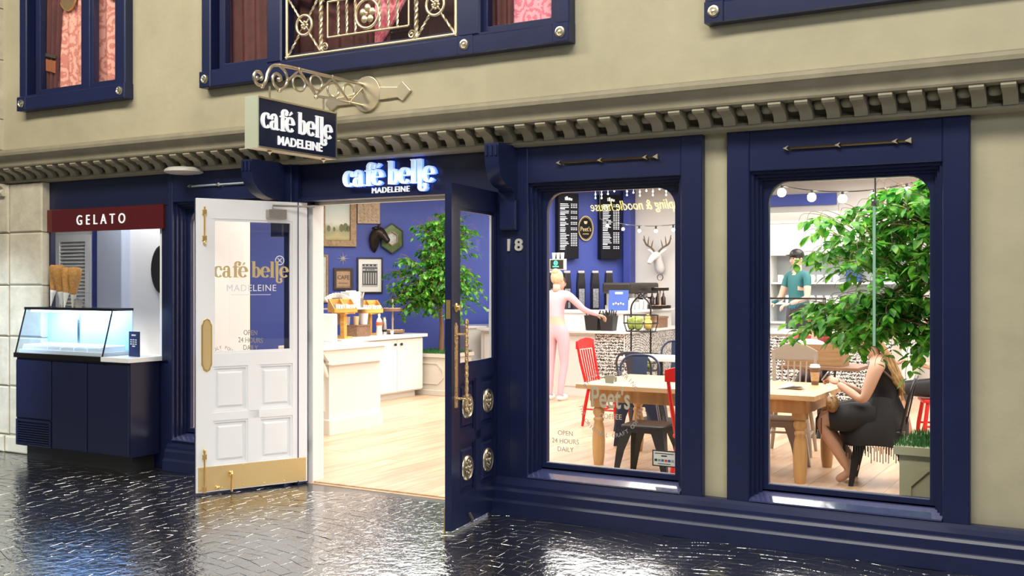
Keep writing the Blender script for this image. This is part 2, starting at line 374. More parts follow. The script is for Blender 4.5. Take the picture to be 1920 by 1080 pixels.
sm(MB().prism(cove, -10.6, 2.6, 'x').build('cornice_moulding', CORN, corn), 25)
den = [(-.05, 2.668), (-.246, 2.668), (-.25, 2.65), (-.238, 2.637), (-.205, 2.63), (-.17, 2.622), (-.143, 2.606), (-.125, 2.586), (-.12, 2.562), (-.05, 2.562)]
b = MB().prism(den, -.038, .038, 'x', None); d0 = sm(b.build('dentil', CORN, None, local=True), 35); COL.objects.unlink(d0)
sc = MB().lathe([(.001, -.05), (.028, -.046), (.040, -.028), (.042, 0)], n=12, sy=1); s0 = bpy.data.objects.new('scallop', sc.mesh('scallop', CORN, True))
cl = Vector((-4, -.1, 2.53))
x = -10.3
while x < 2.4:
    o = d0.copy(); put(o, corn, Vector((x, 0, 0))-cl)
    o = s0.copy(); put(o, corn, Vector((x+.0785, -.11, 2.667))-cl)
    x += .157
bpy.data.objects.remove(d0); bpy.data.objects.remove(s0)
# stone pier at the left
pier = struct('stone_pillar', (-9.4, -.1, 0), 0, 'pale limestone corner pier with coursed blocks')
MB().box(-10.6, -8.74, -.085, .025, 0, 2.53).box(-10.6, -9.16, -.225, .11, 2.83, 5.6).build('mortar', M('mortar', (.33, .30, .24), .9), pier)
zs = [0, .16, .62, 1.09, 1.575, 2.07, 2.535]
for i in range(6):
    off = [0, .0, .0, .0, .0, .0][i]
    MB().cbox(-9.21+.004, -8.73, -.10-(.05 if i == 0 else 0), .03, zs[i]+.005, zs[i+1]-.005, .012).build('stone', STONE, pier)
    MB().cbox(-10.6, -9.21-.004, -.11-(.05 if i == 0 else 0), .03, zs[i]+.005, zs[i+1]-.005, .012).build('stone', STONE, pier)
for a, b_ in ((2.84, 3.13), (3.13, 3.685), (3.685, 4.165), (4.165, 4.7)):
    MB().cbox(-10.6, -9.15, -.25, .2, a+.005, b_-.005, .012).build('stone', STONE, pier)
sm(MB().prism([(.1, 2.42), (-.14, 2.42), (-.16, 2.45), (-.13, 2.49), (-.19, 2.535), (.1, 2.535)], -10.6, -9.25, 'x').build('capital_moulding', STONE, pier), 30)

# ------------------------------------------------------------------ navy shopfront
def plinth(x0, x1, name='baseboard_front', dy=0, lab=None):
    p = [(.1, 0), (-.13+dy, 0), (-.128+dy, .088), (-.117+dy, .102), (-.111+dy, .108), (-.108+dy, .162), (-.096+dy, .178), (-.09+dy, .184), (-.087+dy, .205), (-.06+dy, .23), (-.04, .25), (.1, .25)]
    return tag(MB().prism(p, x0, x1, 'x').build(name, NAVY), lab, None, None, 'structure')
plinth(-3.87, 2.6, lab='stepped navy base board under the two large windows')
plinth(-7.135, -5.76, 'baseboard_front', .03, 'stepped navy base board left of the white door leaf')
def shop_window(n, x0, x1, xi0, xi1, lab, top=2.55):
    c = (x0+x1)/2
    t = struct('window_%d' % n, (c, 0, .25), 0, lab)
    for a, b_ in ((x0, xi0), (xi1, x1)): MB().cbox(a, b_, -.035, .14, .2, top, .006).build('stile', NAVY, t)
    MB().cbox(xi0, xi1, -.03, .14, 2.286, top, .004).build('header', NAVY, t)
    MB().cbox(xi0, xi1, -.03, .14, .2, .262, .004).build('bottom_rail', NAVY, t)
    m = MB()
    for k, (g, yy) in enumerate(((.0, .0), (.018, .03), (.034, .06))):
        o1 = rectloop(xi0+g, xi1-g, .262, 2.286-g, 1); o2 = rectloop(xi0+g+.018, xi1-g-.018, .262, 2.286-g-.018, 1)
        m.ring(o1, o2, yy, .14)
    m.build('moulding', NAVY, t)
    g0, g1 = xi0+.085, xi1-.085
    sm(MB().ring(rectloop(xi0+.03, xi1-.03, .262, 2.27), roundrect(g0, g1, .352, 2.222, .125, .004), .085, .13).build('sash', NAVY, t, bevel=.006), 30)
    MB().prism([(-.045, .255), (-.045, .264), (.085, .305), (.085, .315), (.10, .33), (.10, .255)], xi0+.002, xi1-.002, 'x').build('sill', M('sill_navy_lit', (.05, .06, .17), .14, coat=1.0, ior=2.6), t)  # navy lightened so the colour carries the sill's bright highlight
    MB().box(g0-.02, g1+.02, .108, .114, .33, 2.24).build('pane', GLASS, t)
    return t, g0, g1
win1, a1, b1 = shop_window(2, -3.755, -2.344, -3.605, -2.488, 'tall navy shop window right of the doors beside the house number')
win2, a2, b2 = shop_window(3, -2.183, -.781, -2.04, -.925, 'tall navy shop window nearest the right end of the front')
win0, a0, b0 = shop_window(1, -7.14, -5.75, -7.085, -5.83, 'narrow navy side window partly hidden behind the open white door')
win0g = (a0, b0)
trim = struct('trim_1', (-5, 0, 2.2), 0, 'navy boards framing the doorway and gelato bay')
MB().box(-3.885, -3.745, -.03, .2, .0, 2.55).build('jamb_board', NAVY, trim)
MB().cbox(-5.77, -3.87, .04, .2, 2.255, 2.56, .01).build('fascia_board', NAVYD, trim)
MB().box(-5.76, -3.88, .01, .2, 2.245, 2.262).box(-5.76, -3.88, .025, .2, 2.262, 2.275).build('fascia_lip', NAVY, trim)
MB().box(-5.80, -5.71, -.0, .2, 0, 2.55).build('jamb_board', NAVY, trim)
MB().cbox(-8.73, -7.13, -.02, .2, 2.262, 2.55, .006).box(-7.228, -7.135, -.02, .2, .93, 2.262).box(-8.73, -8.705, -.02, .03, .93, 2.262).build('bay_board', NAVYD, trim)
MB().box(-8.73, -7.135, .0, .2, 0, .93).build('bay_panel', NAVY, trim)
cas = struct('trim_2', (-4.8, .2, 0), 0, 'pale inner door casing')
CASE = M('casing', (.74, .70, .62), .45)
MB().box(-5.72, -3.86, .2, .25, 2.225, 2.26).build('head_casing', CASE, cas)
MB().box(-5.715, -5.66, .12, .25, 0, 2.22).build('side_casing', WHITE, cas)
MB().box(-3.915, -3.865, .12, .25, 0, 2.22).build('side_casing', CASE, cas)
# console brackets beside the doorway
for k, (cx, lab) in enumerate(((-5.86, 'navy scroll console on the left of the doorway, above the white door'), (-3.74, 'navy scroll console on the right of the doorway, above the house number'))):
    t = thing('console_bracket', lab, 'bracket', (cx, 0, 1.96), 0, 'consoles beside the doorway')
    e = .12*(1-k); pf = [(.05, 2.545), (-.29-e, 2.545), (-.295-e, 2.48)]+[(-.29-e+(.17+e)*(1-cos(R(90*i/7))), 2.44-.19*sin(R(90*i/7))) for i in range(8)]+[(-.115, 2.235), (-.075, 2.22), (-.075, 2.17), (.05, 2.17)]
    sm(MB().prism(pf, cx-.055, cx+.055, 'x').build('scroll', NAVY, t), 30)
    b = MB()
    for q in (-.038, 0, .038): b.prism([(-.293-e, 2.53), (-.303-e, 2.53), (-.303-e, 2.46), (-.293-e, 2.46)], cx+q-.008, cx+q+.008, 'x')
    b.build('fluting', NAVY, t)
    MB().cbox(cx-.068, cx+.068, -.085, .05, 1.965, 2.17, .01).build('foot_block', NAVY, t)
# arrow bars above the windows
BRONZE = M('aged_bronze', (.16, .12, .07), .4, 1.0)
for (xa, xb, m_, lab) in ((-6.88, -6.10, M('pale_bar_lit', (.62, .66, .72), .35, .3), 'pale steel arrow bar on the navy header left of the doorway'), (-3.372, -2.64, BRONZE, 'bronze arrow bar over the window beside the house number'), (-1.824, -1.092, BRONZE, 'bronze arrow bar over the window nearest the right end')):  # left bar: pale steel, lightened in colour for the bluish light on it
    t = thing('arrow_bar', lab, 'ornament', ((xa+xb)/2, -.04, 2.39), 0, 'arrow bars over the windows')
    MB().prism([(-.045, 2.403), (-.054, 2.411), (-.045, 2.419), (-.034, 2.411)], xa+.04, xb-.01, 'x').build('bar', m_, t)
    for f in (.0, .42, .86):
        q = xa+f*(xb-xa); MB().prism([(q, 2.411), (q+.034, 2.396), (q+.022, 2.411), (q+.034, 2.426)], -.06, -.038, 'y').build('arrowhead', CHAMP, t)
    MB().prism([(xb-.03, 2.411), (xb+.005, 2.394), (xb+.005, 2.428)], -.06, -.038, 'y').build('arrow_tail', CHAMP, t)
# house number
t = thing('house_number', 'polished house number 18 on the navy jamb right of the doors', 'number', (-3.705, -.04, 1.82))
for ch, px in (('1', -3.752), ('8', -3.672)):
    o = wtext('digit', ch, .115, M('polished_digit', (.75, .72, .66), .25, .35), t, (px, -.037, 1.823), ext=.008, sx=1.15, off=.003)
# shallow disc lamp under the cornice
t = thing('soffit_lamp', 'flat round grey lamp under the cornice left of the doorway', 'lamp', (-6.83, -.2, 2.51))
sm(MB().lathe([(.13, .035), (.155, .02), (.16, .0), (.13, -.012), (.02, -.016)][::-1], (-6.83, -.14, 2.52), 28).build('shade', M('lamp_grey', (.45, .43, .40), .4), t), 30)
MB().lathe([(.02, 0), (.02, .05)], (-6.83, -.14, 2.53), 10).build('stem', CORN, t)
# lit fascia sign
GLOW = M('backlit_letter', (.66, .80, 1.0), .4, emit=.55)
sign = thing('fascia_sign', 'backlit white café lettering over the open doorway', 'sign', (-4.83, .0, 2.28))
inv = wm(sign).inverted()
ls = logo(sign, .845, GLOW, inv @ Vector((-5.25, -.0, 2.335)), ext=.010)
wtext('lettering', 'MADELEINE', .062, LETW, sign, (-4.825, .03, 2.279), ext=.006, space=1.12)['split'] = 1
BL = M('halo_led', (.10, .22, 1.0), .5, emit=1.7)
for o in ls:
    h = o.copy(); COL.objects.link(h); h.name = 'halo'; h.data = o.data.copy(); h.data.materials.clear(); h.data.materials.append(BL)
    h.location.y += .024
# ------------------------------------------------------------------ upper windows
PINK = bpy.data.materials.new('pink_lace'); PINK.use_nodes = True
def lace(m, c1, c2, sc):
    nt = m.node_tree; bb = nt.nodes['Principled BSDF']; bb.inputs['Roughness'].default_value = .8
    tc = nt.nodes.new('ShaderNodeTexCoord'); v = nt.nodes.new('ShaderNodeTexVoronoi'); v.inputs['Scale'].default_value = sc; v.inputs['Randomness'].default_value = .8
    v2 = nt.nodes.new('ShaderNodeTexVoronoi'); v2.inputs['Scale'].default_value = sc*4.2; v2.feature = 'DISTANCE_TO_EDGE'
    sn = nt.nodes.new('ShaderNodeMath'); sn.operation = 'SINE'; mu = nt.nodes.new('ShaderNodeMath'); mu.operation = 'MULTIPLY'; mu.inputs[1].default_value = 19.
    gt = nt.nodes.new('ShaderNodeMath'); gt.operation = 'MULTIPLY_ADD'; gt.inputs[1].default_value = .22
    r = nt.nodes.new('ShaderNodeValToRGB'); r.color_ramp.elements[0].color = (*c1, 1); r.color_ramp.elements[1].color = (*c2, 1); r.color_ramp.elements[0].position = .02; r.color_ramp.elements[1].position = .16
    L = nt.links.new; L(tc.outputs['Object'], v.inputs['Vector']); L(tc.outputs['Object'], v2.inputs['Vector']); L(v.outputs['Distance'], mu.inputs[0]); L(mu.outputs[0], sn.inputs[0]); L(sn.outputs[0], gt.inputs[0]); L(v2.outputs['Distance'], gt.inputs[2]); L(gt.outputs[0], r.inputs['Fac']); L(r.outputs['Color'], bb.inputs['Base Color'])
lace(PINK, (.78, .20, .27), (.95, .42, .48), 9)
PINK2 = bpy.data.materials.new('salmon_lace'); PINK2.use_nodes = True; lace(PINK2, (.62, .22, .17), (.85, .42, .34), 7)
RED = M('oxblood_drape', (.10, .022, .018), .7, var=.3, vscale=10)
def drape(name, x0, x1, z0, z1, y, amp, waves, m, lab, xe=None, group='curtains of the upper windows'):
    b = MB(); nx, nz = max(16, int(waves*10)), 8; vs = []; fs = []
    for side in (0, .006):
        for i in range(nx+1):
            u = i/nx
            for j in range(nz+1):
                v_ = j/nz; xr = x1 if xe is None else x1+(xe-x1)*(1-v_)**1.5
                vs.append((x0+(xr-x0)*u, y+side+amp*sin(u*waves*2*pi+.6*sin(v_*3)), z0+(z1-z0)*v_))
    q = (nx+1)*(nz+1)
    for s_ in (0, 1):
        for i in range(nx):
            for j in range(nz):
                a = s_*q+i*(nz+1)+j; f = (a, a+nz+1, a+nz+2, a+1); fs.append(f if s_ == 0 else f[::-1])
    for i in range(nx): a = i*(nz+1); fs.append((a, a+q, a+q+nz+1, a+nz+1))
    b.add(vs, fs); return tag(sm(b.build(name, m), 60), lab, 'curtain', group)
ROUND = M('silvered_boss', (.70, .64, .50), .3, 1.0)
def upper_window(n, x0, x1, bays, bosses, lab, rail=0):
    t = struct('window_%d' % n, ((x0+x1)/2, -.2, 3.165), 0, lab); zt = 4.95; zb = 3.165
    m = MB(); m.cbox(x0, x1, -.29, -.1, zb, zb+.125, .008); m.cbox(x0, x0+.1, -.285, -.1, zb+.125, zt, .008); m.cbox(x1-.1, x1, -.285, -.1, zb+.125, zt, .008); m.box(x0, x1, -.285, -.1, zt-.1, zt)
    m.box(x0+.1, x1-.1, -.275, -.1, zb+.125, zb+.14)
    for (a, c_) in zip(bays, bays[1:]): m.cbox(a[1], c_[0], -.24 if c_[0]-a[1] < .1 else -.283, -.165, zb+.125, zt, .012)
    m.build('frame', NAVY, t)
    b = MB()
    for bx in bosses: b.cbox(bx-.062, bx+.062, -.297, -.2, zb+.002, zb+.13, .006)
    b.build('corner_block', NAVY, t)
    for bx in bosses:
        sm(MB().lathe([(.0, .012), (.011, .010), (.014, .004), (.02, .004), (.026, .012), (.034, .010), (.038, 0)][::-1], (0, 0, 0), 20, Matrix.Translation((bx, -.297, zb+.066)) @ Matrix.Rotation(R(90), 4, 'X')).build('boss', ROUND, t), 50)
    for (a, c_) in bays:
        if c_-a > .2:
            MB().ring(rectloop(a-.03, c_+.03, zb+.12, zt, 1), rectloop(a+.035, c_-.035, zb+.185, zt-.1, 1), -.235, -.17).build('sash', NAVY, t, bevel=.006)
            MB().box(a+.02, c_-.02, -.20, -.194, zb+.17, zt-.08).build('pane', GLASS, t)
    MB().box(x0+.06, x1-.06, .17, .19, zb, zt).box(x0+.06, x1-.06, -.1, .18, zb+.02, zb+.04).box(x0+.05, x0+.07, -.1, .18, zb, zt).box(x1-.07, x1-.05, -.1, .18, zb, zt).build('lining', M('unlit_room', (.05, .02, .018), .8), t)  # dark box painted to stand for the unlit room behind the curtains
    return t
uA = upper_window(4, -8.794, -7.379, [(-8.60, -7.97), (-7.88, -7.53)], [-8.755, -7.435], 'two-light navy window with pink curtains, leftmost upstairs')
drape('curtain', -8.64, -7.5, 3.3, 4.9, -.11, .014, 9, PINK2, 'salmon pink lace sheer behind the leftmost upstairs window')
drape('curtain', -8.68, -8.36, 3.28, 4.9, -.145, .02, 4, RED, 'dark fringed drape tied back at left of the leftmost upstairs window', xe=-8.46)
t = thing('drape_tieback', 'fringed tieback on the dark drape of the leftmost upstairs window', 'tieback', (-8.55, -.17, 3.62))
MB().box(-8.66, -8.42, -.18, -.172, 3.66, 3.69, Matrix.Translation((-8.55, 0, 3.67)) @ Matrix.Rotation(R(14), 4, 'Y') @ Matrix.Translation((8.55, 0, -3.67))).build('band', M('tie_band', (.06, .04, .03), .7), t)
b = MB()
for i in range(16): q = -8.66+i*.0145; b.box(q, q+.008, -.178, -.17, 3.56-.004*i, 3.665-.0038*i)
tag(b.build('fringe', M('copper_fringe', (.42, .14, .06), .6), t), kind='stuff')
for cx, lab in ((-8.30, 'lower edge of a gold rimmed oval plaque on the left upstairs pane'), (-7.72, 'lower edge of a gold rimmed oval plaque on the right upstairs pane')):
    t = thing('oval_plaque', lab, 'plaque', (cx, -.14, 4.0), 0)
    rx = .13 if cx < -8 else .11; zc = 4.3 if cx < -8 else 4.34
    ov = [(cx+rx*cos(2*pi*i/28), zc+.24*sin(2*pi*i/28)) for i in range(28)]; ov2 = [(cx+(rx+.012)*cos(2*pi*i/28), zc+.252*sin(2*pi*i/28)) for i in range(28)]
    MB().prism(ov, -.145, -.135, 'y').build('face', M('plaque_brown', (.20, .13, .06), .5), t); MB().ring(ov2, ov, -.148, -.134).build('rim', M('gold_paint', (.75, .52, .18), .35, .8), t)
    MB().box(cx-.02, cx+.02, -.149, -.143, 4.18, 4.19).box(cx-.006, cx+.006, -.149, -.143, 4.18, 4.4).build('initial', MATS['gold_paint'], t)
uB = upper_window(5, -6.479, -3.155, [(-6.30, -5.78), (-5.63, -4.03), (-3.84, -3.28)], [-6.43, -3.955, -3.215], 'wide three-light navy window with gilt railing above the hanging sign')
drape('curtain', -6.36, -5.72, 3.28, 4.9, -.12, .02, 5, RED, 'dark red drape filling the left light of the wide upstairs window')
drape('curtain', -5.68, -4.75, 3.28, 4.9, -.08, .02, 7, RED, 'dark red drape at the left of the light behind the gilt railing')
drape('curtain', -4.86, -4.0, 3.28, 4.9, -.12, .012, 5, PINK, 'pink lace sheer at the right of the light behind the gilt railing', xe=-4.86)
drape('curtain', -3.9, -3.25, 3.28, 4.9, -.11, .01, 5, PINK, 'pink lace sheer in the right light of the wide upstairs window')
drape('curtain', -3.92, -3.66, 3.28, 4.9, -.14, .02, 3, RED, 'narrow dark red drape in the right light of the wide upstairs window')
uC = upper_window(6, -2.235, 1.09, [(-2.05, -1.55), (-1.35, .2), (.4, .9)], [-2.175, 1.03], 'navy upstairs window at the upper right, only its sill in view')
# gilt railing in front of the middle light
t = thing('balcony_railing', 'gilt wrought railing with rosettes in the wide upstairs window', 'railing', (-4.8, -.3, 3.29))
GILT = M('gilt_iron', (.72, .62, .42), .4, .9, bump=.1, bscale=80)
ry = -.27; x0, x1, z0 = -5.59, -4.03, 3.305
def bar(p, q, r, name='bar', n=8):
    return sm(MB().tube([p, q], r, n).build(name, GILT, t), 50)
def twisted(p, q, r, name='twisted_bar'):
    P, Q = Vector(p), Vector(q); L = (Q-P).length; b = MB(); k = max(6, int(L/.012)); d_ = (Q-P).normalized(); nn = d_.orthogonal().normalized(); bb = d_.cross(nn)
    for ph in (0, pi):
        b.tube([P+(Q-P)*i/k+(nn*cos(i*.9+ph)+bb*sin(i*.9+ph))*r*.55 for i in range(k+1)], r*.75, 5)
    return sm(b.build(name, GILT, t), 60)
MB().box(x0-.02, x1, ry-.035, ry+.03, 3.86, 3.91).build('top_rail', GILT, t)
bar((x0, ry, z0+.012), (x1, ry, z0+.012), .013, 'bottom_rail'); bar((x0, ry, 3.775), (x1, ry, 3.775), .011, 'upper_rail')
for px in (x0+.01, x1-.01): bar((px, ry, z0), (px, ry, 3.86), .013, 'post')
pa, pb = x0+.345, x1-.345
for px in (pa, pb): twisted((px, ry, z0+.02), (px, ry, 3.775), .014, 'twisted_post')
ia, ib = pa+.065, pb-.065
for z in (3.425, 3.69): bar((ia, ry, z), (ib, ry, z), .009, 'inner_rail')
for px in (ia, ib): bar((px, ry, 3.425), (px, ry, 3.69), .008, 'inner_post')
mid = (ia+ib)/2
for f in (-.27, -.19, -.11, .11, .19, .27): twisted((mid+f, ry, 3.43), (mid+f, ry, 3.685), .009, 'baluster')
def ringt(c, r, th, name, n=24): return sm(MB().tube([(c[0]+r*cos(2*pi*i/n), c[1], c[2]+r*sin(2*pi*i/n)) for i in range(n)], th, 8, True).build(name, GILT, t), 60)
ringt((mid, ry, 3.557), .105, .012, 'ring')
b = MB()
for i in range(5):
    a = 2*pi*i/5+.3; b.ball((mid+.045*cos(a), ry, 3.557+.045*sin(a)), (.03, .012, .03), 10)
b.ball((mid, ry-.01, 3.557), .016, 8); sm(b.build('rosette', GILT, t), 60)
for (xa, xb) in ((x0+.02, pa), (pb, x1-.02)):
    c = ((xa+xb)/2, ry, 3.545); ringt(c, .075, .012, 'ring')
    for (qx, qz) in ((xa, z0+.02), (xb, z0+.02), (xa, 3.77), (xb, 3.77)):
        dx, dz = qx-c[0], qz-c[2]; l = math.hypot(dx, dz); twisted((qx, ry, qz), (c[0]+dx/l*.08, ry, c[2]+dz/l*.08), .008, 'diagonal_bar')
    b = MB()
    for i in range(8): b.ball((c[0]+.026*cos(i*pi/4), ry, c[2]+.026*sin(i*pi/4)), (.012, .008, .012), 6)
    b.ball((c[0], ry-.006, c[2]), .014, 8)
    for i in range(4): b.tube([(c[0]+.03*cos(i*pi/2+.78), ry, c[2]+.03*sin(i*pi/2+.78)), (c[0]+.075*cos(i*pi/2+.78), ry, c[2]+.075*sin(i*pi/2+.78))], .006, 5)
    sm(b.build('rosette', GILT, t), 60)
for (sx_, sz) in ((pa+.04, 3.36), (pb-.04, 3.36), (pa+.04, 3.735), (pb-.04, 3.735)):
    g = 1 if sx_ < mid else -1
    sm(MB().tube([(sx_+g*(.006+.03*i/24)*cos(i*.45), ry, sz+(.006+.03*i/24)*sin(i*.45)) for i in range(25)], .0065, 6).build('scroll', GILT, t), 60)
# ------------------------------------------------------------------ open door leaves
def door_leaf(n, hx, hy, ang, Wd, lab, mf, mb_):
    t = struct('door_%d' % n, (hx, hy, 0), ang, lab); F = Matrix.Diagonal((1, -1, 1, 1))
    H, z0 = 2.235, .022; st = .125; mu = .045; mid = Wd/2
    def skel(b, y0, y1, mt=None):
        for a, c_ in ((0, st), (Wd-st, Wd)): b.box(a, c_, y0, y1, z0, H, mt)
        for a, c_ in ((z0, .215), (.555, .615), (.965, 1.062), (2.085, H)): b.box(st, Wd-st, y0, y1, a, c_, mt)
        b.box(mid-mu, mid+mu, y0, y1, .215, .965, mt)
    b = MB(); skel(b, .003, .023); b.build('front_face', mf, t, local=True)
    b = MB(); skel(b, -.023, .0028); b.build('back_face', mb_, t, local=True)
    for a, c_ in ((st, mid-mu), (mid+mu, Wd-st)):
        for za, zb in ((.215, .555), (.615, .965)):
            p = MB(); p.cbox(a, c_, -.006, .0, za, zb, .001, F); p.cbox(a+.035, c_-.035, -.019, -.006, za+.04, zb-.04, .014, F)
            p.ring(rectloop(a, c_, za, zb, 1), rectloop(a+.016, c_-.016, za+.016, zb-.016, 1), -.017, -.004, F)
            p.build('panel', mf, t, local=True)
            MB().cbox(a, c_, -.012, -.0005, za, zb, .01).build('back_panel', mb_, t, local=True)
    MB().ring(rectloop(st, Wd-st, 1.062, 2.085, 1), rectloop(st+.018, Wd-st-.018, 1.08, 2.067, 1), -.018, .0, F).build('glazing_bead', mf, t, local=True)
    MB().box(st+.005, Wd-st-.005, -.003, .003, 1.066, 2.08).build('pane', GLASS, t, local=True)
    for z in (.25, 1.12, 1.95): MB().lathe([(.009, 0), (.009, .1)], (-.004, .012, z), 8).build('hinge', BRASS if mf is WHITE else BLACK, t, local=True)
    return t
# white leaf, seen from its inner side
WA = math.atan2(-.907, -.42); WW = .893
d1 = door_leaf(1, -5.70, .085, WA, WW, 'white panelled door leaf with brass kick plate standing open at the left', M('door_white', (.84, .85, .88), .32), NAVY)
Fm = Matrix.Diagonal((1, -1, 1, 1))
k = MB(); k.cbox(.012, WW-.012, -.0275, -.023, .03, .212, .001, Fm).build('kick_plate', BRASSM, d1, local=True)
b = MB()
for i in range(6):
    for z in (.045, .198): b.ball((.03+i*(WW-.06)/5, .028, z), (.006, .003, .006), 8)
sm(b.build('kick_plate_screws', BRASS, d1, local=True)); b = None
pp = [(.773, .98), (.783, .965), (.79, .94), (.815, .925), (.84, .94), (.847, .965), (.857, .98), (.857, 1.28), (.847, 1.295), (.84, 1.318), (.815, 1.332), (.79, 1.318), (.783, 1.295), (.773, 1.28)]
pi_ = [(.815+(x-.815)*.72, 1.128+(z-1.128)*.93) for x, z in pp]
pl = MB().prism(pp, -.028, -.022, 'y', Fm).build('push_plate', BRASS, d1, local=True, bevel=.002)
MB().prism(pi_, -.030, -.027, 'y', Fm).build('plate_face', BRASSM, pl, local=True)
def bolt(z0, z1, name='surface_bolt'):
    o = MB().tube([(.834, .034, z0), (.834, .034, z1)], .0075, 10).build(name, BRASS, d1, local=True); sm(o)
    b = MB()
    for z in (z0+.03, z1-.04): b.cbox(.834-.016, .834+.016, -.042, -.022, z-.018, z+.018, .004, Fm)
    b.build('keeper', BRASS, o, local=True)
    sm(MB().lathe([(.004, 0), (.012, .006), (.013, .02), (.006, .03)], (.834, .034, z1-.01 if z0 < 1 else z0-.02), 10).build('knob', BRASS, o, local=True))
bolt(1.905, 2.17); bolt(.02, .33)
o = sm(MB().tube(smoothpath([(.63, .04, .155), (.63, .055, .14), (.63, .05, .07), (.628, .045, .012)], 5), .009, 8).build('kick_down_stop', BRASS, d1, local=True))
sm(MB().ball((.63, .035, .15), (.02, .014, .022), 10).build('stop_mount', BRASS, o, local=True))
sm(MB().ball((.735, .034, .055), (.02, .02, .014), 10).build('floor_catch', BRASS, d1, local=True))
GREYM = M('closer_grey', (.36, .33, .30), .4, .6)
o = MB().box(.19, .35, .024, .075, 2.095, 2.17).build('closer', GREYM, d1, local=True, bevel=.008)
MB().tube([(.30, .05, 2.17), (.30, .05, 2.2), (.10, .07, 2.2), (-.02, .12, 2.2)], .008, 8).build('closer_arm', GREYM, o, local=True)
GOLD = M('gold_leaf', (.72, .56, .26), .45, .35)
DEC = M('etched_white', (.78, .80, .84), .6)
dl = logo(d1, .60, GOLD, Vector((.755, .006, 1.64)), (0, 0, pi), ext=.0012, name='gold_letter')
text('lettering', 'MADELEINE', .072, DEC, d1, (.455, .006, 1.535), (R(90), 0, pi), ext=.001, space=1.1)
MB().box(.3, .62, .004, .006, 1.505, 1.509).build('underline', DEC, d1, local=True)
# blue leaf, seen from its outer side
BA = math.atan2(-.988, .155); BW = .86
d2 = door_leaf(2, -3.885, .05, BA, BW, 'navy panelled door leaf with brass rosettes standing open at the right', NAVY, WHITE)
MB().box(BW, BW+.0015, -.023, .023, .022, 2.235).build('leading_edge', NAVY, d2, local=True)
PANELC = []
for a in (.5*(.125+BW/2-.045), .5*(BW/2+.045+BW-.125)):
    for z in (.385, .79):
        o = sm(MB().lathe([(.0, .016), (.012, .014), (.018, .008), (.062, .008), (.07, .014), (.08, .010), (.084, 0)][::-1], (0, 0, 0), 28, Matrix.Translation((a, .019, z)) @ Matrix.Rotation(R(-90), 4, 'X')).build('rosette', M('antique_silver', (.62, .55, .40), .32, 1.0), d2, local=True), 50)
        b = MB()
        for i in range(8): b.ball((a+.04*cos(i*pi/4), .029, z+.04*sin(i*pi/4)), (.016, .006, .016), 8)
        b.ball((a, .036, z), (.014, .008, .014), 8); sm(b.build('petals', MATS['antique_silver'], o, local=True))
xh = BW-.062
hp = MB().prism([(xh-.02, .80), (xh+.02, .80), (xh+.02, 1.32), (xh, 1.345), (xh-.02, 1.32)], -.03, -.022, 'y', Fm).build('pull_plate', M('ornate_brass', (.75, .52, .28), .3, 1.0, bump=1., bscale=90), d2, local=True)
prof = [(.008+.005*abs(sin(i*.9)), .80+.54*i/40) for i in range(41)]
hd = sm(MB().lathe(prof, (xh-.01, .095, 0), 10).build('pull_handle', MATS['ornate_brass'], d2, local=True))
b = MB()
for z in (.86, 1.27): b.tube([(xh, .025, z), (xh-.005, .095, z)], .008, 8)
b.ball((xh-.01, .095, 1.35), (.014, .014, .02), 10); b.ball((xh-.01, .095, .79), (.014, .014, .02), 10)
sm(b.build('pull_mounts', MATS['ornate_brass'], hd, local=True))
sm(MB().lathe([(.028, 0), (.03, .008), (.02, .014), (.018, .03), (.0, .032)], (0, 0, 0), 18, Matrix.Translation((xh, .022, 1.44)) @ Matrix.Rotation(R(-90), 4, 'X')).build('deadbolt', BRASS, d2, local=True))
MB().box(BW+.001, BW+.004, -.015, .015, 1.37, 1.49).build('strike_plate', BRASS, d2, local=True)
o = MB().box(.32, .50, -.075, -.024, 2.10, 2.16).build('closer', GREYM, d2, local=True, bevel=.008)
sm(MB().tube([(.6, .03, .09), (.6, .055, .05), (.6, .05, .03)], .011, 8).build('floor_bumper', M('rubber', (.06, .055, .05), .6), d2, local=True))
sm(MB().tube([(BW-.02, -.03, .17), (BW-.02, -.035, .0)], .008, 8).build('surface_bolt', BRASS, d2, local=True))

# ------------------------------------------------------------------ hanging sign and its bracket
t = thing('sign_bracket', 'gilded scroll bracket with arrow wall plate holding the hanging café sign', 'bracket', (-4.87, -.2, 2.98))
px = -4.9
GB = M('bracket_gold', (.72, .64, .48), .36, .95)
def tb(pts, r, name, closed=False, n=8): return sm(MB().tube([(px, a, b) for a, b in pts], r, n, closed).build(name, GB, t), 60)
pc = [(-4.857+.125*cos(2*pi*i/36), 2.985+.132*sin(2*pi*i/36)) for i in range(36)]
MB().prism(pc, -.222, -.195, 'y').build('wall_disc', GB, t, bevel=.004)
MB().prism([(-4.77, 2.93), (-4.58, 2.935), (-4.535, 2.905), (-4.46, 2.975), (-4.535, 3.05), (-4.58, 3.012), (-4.77, 3.03)], -.22, -.198, 'y').build('arrow_plate', GB, t, bevel=.004)
MB().prism([(-4.94, 2.92), (-5.13, 2.92), (-5.19, 2.885), (-5.25, 2.95), (-5.19, 3.01), (-5.13, 2.98), (-4.94, 3.0)], -.22, -.198, 'y').build('arrow_plate', GB, t, bevel=.004)
tb([(-.2, 3.06), (-.6, 3.055), (-1.0, 3.05), (-1.1, 3.045)], .012, 'top_bar')
tb(smoothpath([(-1.08, 3.047), (-1.16, 3.03), (-1.205, 2.98), (-1.225, 2.92), (-1.26, 2.885), (-1.31, 2.89), (-1.335, 2.93), (-1.315, 2.965), (-1.28, 2.965), (-1.262, 2.94), (-1.275, 2.92)], 6), .011, 'scroll')
